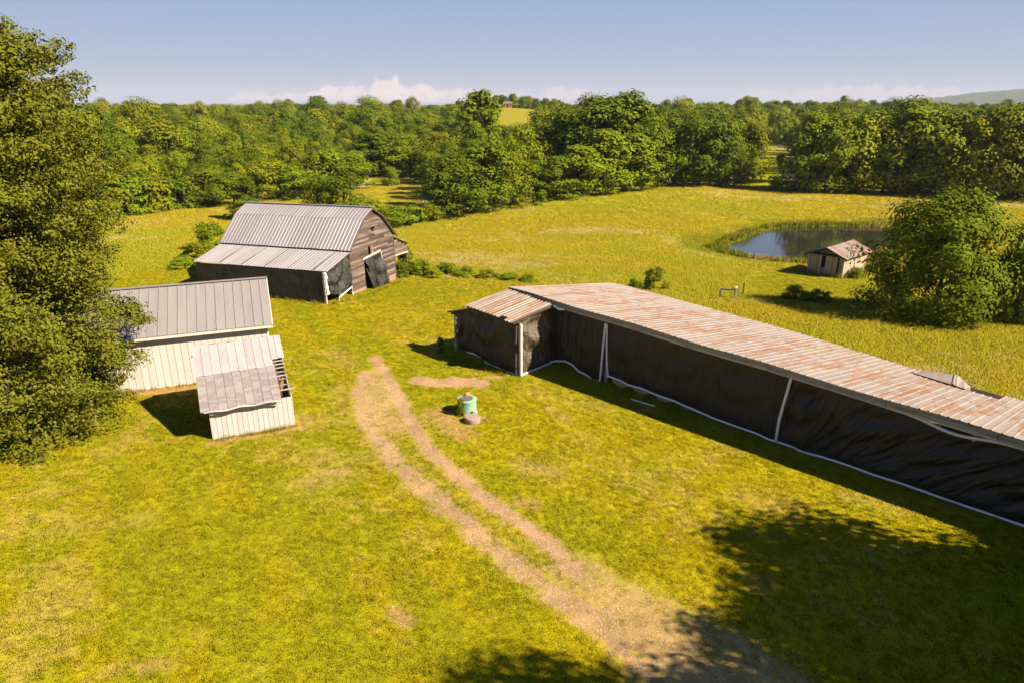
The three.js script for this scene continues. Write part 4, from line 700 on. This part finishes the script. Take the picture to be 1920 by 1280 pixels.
const kinds = {
  round: [0, 1, 2, 3].map((i) => treeGeo(1000 + i, 'round', 12, 5.2, 0.3, 60, 96, 0.26, 1.3)),
  tall: [0, 1, 2].map((i) => treeGeo(1010 + i, 'tall', 12, 4.0, 0.3, 56, 92, 0.24, 1.3)),
  cone: [0, 1].map((i) => treeGeo(1020 + i, 'cone', 12, 3.0, 0.25, 64, 60, 0.22)),
  spread: [0, 1, 2].map((i) => treeGeo(1030 + i, 'spread', 12, 5.4, 0.9, 56, 92, 0.26, 1.5)),
  shrub: [0, 1, 2].map((i) => treeGeo(1040 + i, 'shrub', 4, 2.3, 0.05, 36, 64, 0.17)),
};
function plantTree(v, p, h, w, matIdx, turn, name, label, category, group) {
  const t = thing(name, label, category, p, null, group); t.rotation.y = turn; t.scale.set(w / (2 * v.R), h / v.H, w / (2 * v.R));
  addMesh(name === 'shrub' ? 'stem' : 'trunk', v.trunk, bark, t); addMesh(name === 'shrub' ? 'foliage' : 'crown', v.crown, leafMats[matIdx], t);
  return t;
}
const topAt = (p, px, topY) => { const d = rayDir(px, topY), t = -p.z / -d.z; return EYE + d.y * t - p.y; };
const words = { round: ['round crowned', 'deciduous tree'], tall: ['tall narrow', 'deciduous tree'], cone: ['pointed', 'cedar tree'], spread: ['wide spreading', 'deciduous tree'] };
const shade = ['mid green', 'bright green', 'dark green', 'yellow green', 'olive green', 'blue green'];
let tn_ = 0; const planted = [];
function spot(px, py, topY, wpx, kind, mi, where, group) {
  const p = hit(px, py), h = topAt(p, px, topY), w = (wpx * -p.z) / Math.cos(PITCH) / FPX * 1.02, list = kinds[kind], k = tn_++;
  p.y -= 0.05; planted.push([p.x, p.z, w / 2]);
  const shrub = kind === 'shrub';
  plantTree(list[k % list.length], p, h, w, mi, k * 2.399, shrub ? 'shrub' : kind === 'cone' ? 'cedar_tree' : 'tree', `${shade[mi]} ${shrub ? 'shrub' : words[kind].join(' ')} ${where}`, shrub ? 'shrub' : 'tree', group);
}
const E1 = 'at the field edge between meadow and pasture', gE1 = 'trees along the field edge';
for (const [px, py, ty, w, k, m] of [[845, 404, 292, 120, 'round', 2], [905, 394, 262, 125, 'round', 0], [958, 386, 292, 90, 'round', 4], [1000, 379, 300, 75, 'cone', 2], [1042, 373, 292, 85, 'tall', 0], [1086, 369, 268, 95, 'tall', 1], [1132, 363, 242, 110, 'tall', 1], [1182, 357, 250, 100, 'tall', 1], [1216, 351, 232, 90, 'round', 0]]) spot(px, py, ty, w, k, m, E1, gE1);
const E2 = 'in the tall clump above the field edge', gE2 = 'tall trees above the field edge';
for (const [px, py, ty, w, k, m] of [[1105, 352, 184, 165, 'round', 2], [1168, 344, 170, 130, 'tall', 0], [1058, 350, 205, 130, 'round', 0], [1210, 342, 196, 100, 'round', 2], [1010, 352, 246, 100, 'round', 4], [820, 344, 245, 100, 'spread', 4], [770, 330, 260, 90, 'round', 1], [955, 352, 255, 80, 'round', 1]]) spot(px, py, ty, w, k, m, E2, gE2);
const E3 = 'in the tree line behind the pond', gE3 = 'trees behind the pond';
for (const [px, py, ty, w, k, m] of [[1265, 346, 232, 100, 'round', 0], [1310, 347, 214, 115, 'round', 2], [1346, 347, 228, 80, 'round', 0], [1376, 349, 264, 56, 'round', 2], [1466, 358, 288, 50, 'round', 2], [1512, 358, 210, 96, 'tall', 1], [1545, 359, 216, 115, 'round', 0], [1600, 361, 206, 120, 'spread', 3], [1655, 362, 214, 115, 'round', 4], [1700, 364, 196, 120, 'tall', 1], [1748, 366, 208, 110, 'round', 0], [1800, 368, 216, 120, 'spread', 3], [1850, 370, 200, 120, 'round', 4], [1905, 372, 192, 130, 'round', 3], [1965, 374, 190, 130, 'round', 0]]) spot(px, py, ty, w, k, m, E3, gE3);
const E4 = 'at the edge of the wood behind the barn', gE4 = 'edge of the wood behind the barn';
for (const [px, py, ty, w, k, m] of [[235, 402, 318, 110, 'shrub', 0], [288, 394, 326, 95, 'shrub', 4], [335, 389, 334, 90, 'shrub', 2], [385, 381, 318, 90, 'round', 4], [440, 385, 322, 85, 'round', 0], [470, 412, 330, 80, 'cone', 2], [505, 372, 300, 90, 'round', 3], [552, 372, 306, 90, 'round', 1], [598, 392, 330, 80, 'round', 0], [645, 400, 322, 92, 'round', 2], [690, 412, 374, 76, 'shrub', 1], [735, 424, 386, 80, 'shrub', 0], [775, 416, 382, 64, 'shrub', 1], [733, 348, 312, 36, 'round', 1], [805, 415, 380, 50, 'shrub', 4], [655, 355, 285, 90, 'tall', 0], [610, 358, 280, 95, 'round', 1], [700, 330, 250, 100, 'tall', 2], [745, 324, 246, 90, 'round', 0]]) spot(px, py, ty, w, k, m, E4, gE4);
const E5 = 'growing beside the barn', gE5 = 'shrubs around the barn';
for (const [px, py, ty, w, m] of [[398, 470, 412, 62, 0], [372, 486, 452, 60, 4], [342, 503, 478, 56, 1], [760, 512, 458, 44, 0], [752, 520, 488, 36, 2], [795, 516, 484, 50, 1], [836, 514, 490, 46, 0]]) spot(px, py, ty, w, 'shrub', m, E5, gE5);
const E6 = 'in the low hedge between lawn and field', gE6 = 'hedge between lawn and field';
for (const [px, py, ty, w, m] of [[875, 518, 498, 46, 1], [915, 522, 504, 44, 4], [955, 526, 510, 44, 1], [990, 528, 514, 40, 0], [815, 520, 500, 40, 3]]) spot(px, py, ty, w, 'shrub', m, E6, gE6);
spot(1227, 542, 498, 52, 'shrub', 4, 'alone in the field beyond the shed roof'); spot(1490, 562, 534, 60, 'shrub', 4, 'with brownish leaves before the pond hut'); spot(1535, 566, 540, 52, 'shrub', 2, 'in the shadow of the big field tree'); spot(1605, 522, 500, 30, 'shrub', 1, 'climbing the hut wall by the pond'); spot(1190, 545, 522, 34, 'shrub', 2, 'low in the grass near the shed roof');
// the taller pale limbed tree standing over the wood
{
  const p = hit(905, 338), h = topAt(p, 905, 166), v = treeGeo(1100, 'tall', 12, 3.0, 3.2, 44, 60, 0.26, 1.6);
  const t = plantTree(v, p, h, (92 * -p.z) / FPX, 0, 0.4, 'tree', 'tall open crowned tree with pale trunk rising over the wood', 'tree'); t.children[0].material = barkPale; planted.push([p.x, p.z, 4]);
}
// the wood itself: nearest trees one by one, the rest as far woodland
{
  const r = RNG(303), cand = [], cells = new Map(), keepCell = (q) => { const k = `${Math.floor(q[0] / 14)},${Math.floor(q[1] / 14)}`; if (!cells.has(k)) cells.set(k, []); cells.get(k).push(q); };
  planted.forEach(keepCell);
  for (let k = 0; k < 60000; k++) {
    const d = 118 + 560 * Math.pow(r(), 0.8), a = (r() * 2 - 1) * 0.76, x = Math.sin(a) * d, z = -Math.cos(a) * d;
    const tan = x / -z, px = 960 + tan * FPX / 1.06 * 1.0;
    const pw = z > -330 ? polyDist(woodPoly, x, z) : -99; if (pw > -2.5) continue;
    if (px > 1372 && px < 1474 && d < 320) continue;                    // pasture gap
    if (Math.abs(x + 4) < 62 && z < -345 && z > -520) continue;         // hill field
    const edge = z > -330 ? -pw : 99, left = ss(1000, 760, px);
    let h = lerp(lerp(11, 16, r()), lerp(lerp(5, 8, r()), lerp(9, 15.5, r()), ss(4, 70, edge)), left) * (r() < 0.06 ? 1.22 : 1);
    if (px > 890 && px < 1008 && d < 345) h = Math.min(h, EYE - 0.035 * -z - terr(x, z) - 0.6 + 2 * r());
    if (z < -500 && Math.abs(x) < 160) h *= 0.62;
    if (h < 3) continue;
    const w = h * (0.62 + 0.25 * r());
    let ok = true; const gap = d > 230 ? 0.74 : 0.68;
    near: for (let i = -1; i < 2; i++) for (let j = -1; j < 2; j++) for (const [qx, qz, qr] of cells.get(`${Math.floor(x / 14) + i},${Math.floor(z / 14) + j}`) ?? []) if (Math.hypot(qx - x, qz - z) < gap * (w / 2 + qr) + 0.6) { ok = false; break near; }
    if (!ok) continue;
    keepCell([x, z, w / 2]); cand.push([d, x, z, h, w, px]);
  }
  cand.sort((a, b) => a[0] - b[0]);
  const names = ['round', 'round', 'tall', 'spread', 'round', 'tall', 'cone'], far = [];
  cand.forEach(([d, x, z, h, w, px], i) => {
    if (i < 215) {
      const k = names[Math.floor(r() * names.length)], m = [0, 1, 2, 3, 4, 5, 0, 2, 4, 1][Math.floor(r() * 10)], l = kinds[k], where = px < 520 ? 'deep in the wood beyond the garage' : px < 900 ? 'deep in the wood beyond the barn' : px < 1260 ? 'in the wood past the hay field' : 'in the wood past the pond';
      plantTree(l[i % l.length], V(x, terr(x, z) - 0.1, z), h, k === 'cone' ? w * 0.75 : w, m, r() * 6.28, k === 'cone' ? 'cedar_tree' : 'tree', `${h < 8.5 ? 'small' : h > 13 ? 'lofty' : 'middling'} ${shade[m]} ${words[k].join(' ')} ${where}`, 'tree', `trees ${where}`);
    } else far.push([x, z, h, w]);
  });
  [kinds.round[1], kinds.tall[0], kinds.round[2]].forEach((v, q) => {
    const mine = far.filter((_, i) => i % 3 === q), im = new THREE.InstancedMesh(v.crown, grassLeaf, mine.length), m = new THREE.Matrix4(), c = new THREE.Color(), up = V(0, 1, 0);
    mine.forEach(([x, z, h, w], i) => { const s = w / (2 * v.R); m.compose(V(x, terr(x, z) - 0.2, z), new THREE.Quaternion().setFromAxisAngle(up, r() * 6.28), V(s, h / v.H, s)); im.setMatrixAt(i, m); im.setColorAt(i, c.copy(leafMats[Math.floor(r() * 6)].color)); });
    im.name = numbered('far_woodland'); im.castShadow = im.receiveShadow = true; scene.add(im); tag(im, 'far woodland reaching to the horizon', 'woodland', null, 'stuff');
  });
}

// ---------------------------------------------------------------- big oak beside the garage
{
  const p = onLevel(66, 802, 0), H = 18.3, r = RNG(555), list = [], g = new GB(1);
  const t = thing('oak_tree', 'large dense oak with drooping lower branches in front of the garage', 'tree', V(p.x, 0.02, p.z));
  g.tube(sample((k) => [0.25 * Math.sin(k * 3), -0.2 + k * H * 0.95, 0.2 * Math.sin(k * 4)], 14), (k) => 0.42 * Math.pow(1 - k, 0.8) + 0.03, 9);
  const N = 350, prof = [[1.0, 2.4], [2.6, 4.2], [5.4, 4.8], [9, 4.9], [12.6, 4.8], [14.6, 4.2], [16, 2.9], [17.2, 1.5], [18.4, 0.4]], env = (y) => { let i = 0; while (i < prof.length - 2 && prof[i + 1][0] < y) i++; return lerp(prof[i][1], prof[i + 1][1], clamp((y - prof[i][0]) / (prof[i + 1][0] - prof[i][0]))); };
  for (let i = 0; i < N; i++) {
    const k = Math.pow((i + 0.5) / N, 0.95), y = lerp(1.3, H - 0.6, k), a = i * 2.39996 + r() * 0.7, rise = lerp(-0.18, 0.7, Math.pow(k, 1.3)) + 0.25 * (r() - 0.5), droop = lerp(0.3, 0.1, k), L = env(y + 0.35 * env(y) * rise) * (0.72 + 0.4 * r()) * (0.85 + 0.35 * fbm(Math.cos(a) * 2 + 7, y * 0.5 + Math.sin(a) * 2, 2));
    const ca = Math.cos(a), sa = Math.sin(a), at = (s) => [ca * L * s, y + L * (rise * s - droop * s * s), sa * L * s], pts = sample(at, 5);
    g.tube(pts, (s) => lerp(0.075, 0.012, s) * lerp(1, 0.6, k), 5);
    const n = Math.ceil(L * 7.2);
    for (let j = 0; j < n; j++) {
      const s = 0.2 + 0.82 * Math.sqrt((j + r()) / n), q = at(s), side = (r() * 2 - 1) * L * 0.34 * (1.15 - s * 0.75), c = [q[0] - sa * side + (r() - 0.5) * 0.3, q[1] + (r() - 0.6) * 0.75, q[2] + ca * side + (r() - 0.5) * 0.3], rad = 0.2 + 0.24 * r();
      const m = 19 + Math.floor(r() * 14);
      for (let l = 0; l < m; l++) { const d = rnd3(r), f = 0.45 + 0.65 * r(); list.push([c[0] + d[0] * rad * f * 1.25, c[1] + d[1] * rad * f * 0.8 - 0.05, c[2] + d[2] * rad * f * 1.25, d[0] + ca * 0.4 + (r() - 0.5) * 0.9, 0.4 + d[1] + (r() - 0.5) * 0.9, d[2] + sa * 0.4 + (r() - 0.5) * 0.9, 0.05 + 0.045 * r()]); }
    }
  }
  g.build('trunk', bark, t); tag(addMesh('crown', leafGeo(list), oakLeaf, t), null, null, null, 'stuff');
}
// ---------------------------------------------------------------- near broadleaf trees
{
  const v1 = treeGeo(1207, 'round', 9.2, 4.9, 0.2, 125, 250, 0.14, 1.8), v2 = treeGeo(1202, 'round', 12, 4.6, 2.8, 150, 110, 0.19, 1.5);
  const near = (px, py, ty, wpx, v, m, label, turn) => { const p = hit(px, py), h = topAt(p, px, ty); plantTree(v, p, h, (wpx * -p.z) / FPX / Math.cos(PITCH) * 1.03, m, turn, 'tree', label, 'tree'); };
  near(1752, 592, 362, 218, v1, 0, 'broad round tree standing in the field near the pond hut', 0.3);
  near(1930, 600, 410, 130, v1, 2, 'dark leafy tree beside the broad round field tree', 2.1);
  near(1872, 600, 470, 80, v1, 2, 'smaller tree joining the broad round tree and its dark neighbour', 4.0);
  // yard trees behind the viewpoint that shade the lawn
  for (const [x, z, h, w, label, turn] of [[22.2, -12.4, 13, 9, 'yard tree whose shadow falls on the lawn before the tarp wall', 0], [30.5, -11.6, 13.5, 9.5, 'yard tree at the end of the tarped shed shading the lawn', 1.3], [17.6, -6.4, 13, 7.5, 'yard tree standing over the near end of the dirt track', 2.6], [27.2, -8.6, 13, 9, 'yard tree behind the shed end tree', 3.3], [19.2, -9.6, 12, 6.5, 'yard tree between the track and the shed end', 5.2], [14.8, -7.0, 14.5, 4.2, 'slender yard tree beside the one over the track', 4.1]]) plantTree(v2, V(x, 0, z), h, w, 0, turn, 'tree', label, 'tree', 'yard trees beside the viewpoint');
}
spot(863, 779, 742, 20, 'shrub', 4, 'growing against the mint green well head');
spot(827, 662, 628, 16, 'shrub', 2, 'rooted at the dark corner post of the tarped shed');
// ---------------------------------------------------------------- far ridge, farmhouse, rocks
{
  const g = gridGeo(220, 40, (u, v) => { const x = lerp(1400, 4150, u), z = lerp(-3000, -4500, v), k = ss(1850, 2950, x) * 84 * (0.75 + 0.5 * fbm(x * 0.002 + 1, 2, 3)) * ss(0, 0.45, v) * ss(1.02, 0.6, v); return [x, -8 + k + 16 * fbm(x * 0.025, z * 0.025, 3), z]; });
  tag(addMesh('distant_ridge', g, mat([0.04, 0.055, 0.02], 1)), 'low wooded ridge on the horizon', 'hill', null, 'structure');
  const p = V(-3.2, terr(-3.2, -512), -512), f = thing('farmhouse', 'tiny brick red farmhouse on the far hill field', 'house', p), W = 3.2;
  const red = mat([0.30, 0.15, 0.11], 0.9); new GB(1).box(-W, -0.6, -4, W, 2.7, 0).build('wall', red, f);
  const s = new THREE.Shape([[-W - 0.4, 2.6], [W + 0.4, 2.6], [W - 0.6, 4.4], [-W + 0.6, 4.4]].map(([a, b]) => new THREE.Vector2(a, b))), e = new THREE.ExtrudeGeometry(s, { depth: 4.6, bevelEnabled: false }); e.translate(0, 0, -4.3); addMesh('roof', e, mat([0.26, 0.18, 0.16], 0.9), f);
  new GB(2).box(-0.7, -0.2, 0.01, 0.7, 2.0, 0.06).build('door', mat([0.05, 0.03, 0.03], 0.8), f); for (const x of [-2.2, 2.0]) new GB(3).box(x - 0.45, 0.7, 0.01, x + 0.45, 1.8, 0.05).build('window', mat([0.05, 0.05, 0.06], 0.3), f);
  [[1408, 287, 'pale flat rock in the pasture nearest the wood'], [1419, 292, 'pale boulder with a dark side in the pasture'], [1423, 297, 'small bright rock in the pasture gap'], [1433, 282, 'pale rock at the top of the pasture gap']].forEach(([px, py, label], i) => { const q = hit(px, py), ge = new THREE.IcosahedronGeometry(0.55, 2), P = ge.attributes.position; for (let k = 0; k < P.count; k++) { const n = 0.8 + 0.5 * fbm(P.getX(k) * 2 + i * 5, P.getY(k) * 2 + P.getZ(k), 2); P.setXYZ(k, P.getX(k) * n * 1.3, P.getY(k) * n * 0.8, P.getZ(k) * n); } ge.computeVertexNormals(); const m = addMesh('rock', ge, mat([0.55, 0.48, 0.38], 0.95)); m.position.set(q.x, q.y + 0.3, q.z); tag(m, label, 'rock', 'pale rocks in the far pasture'); });
}

renderer.render(scene, camera);
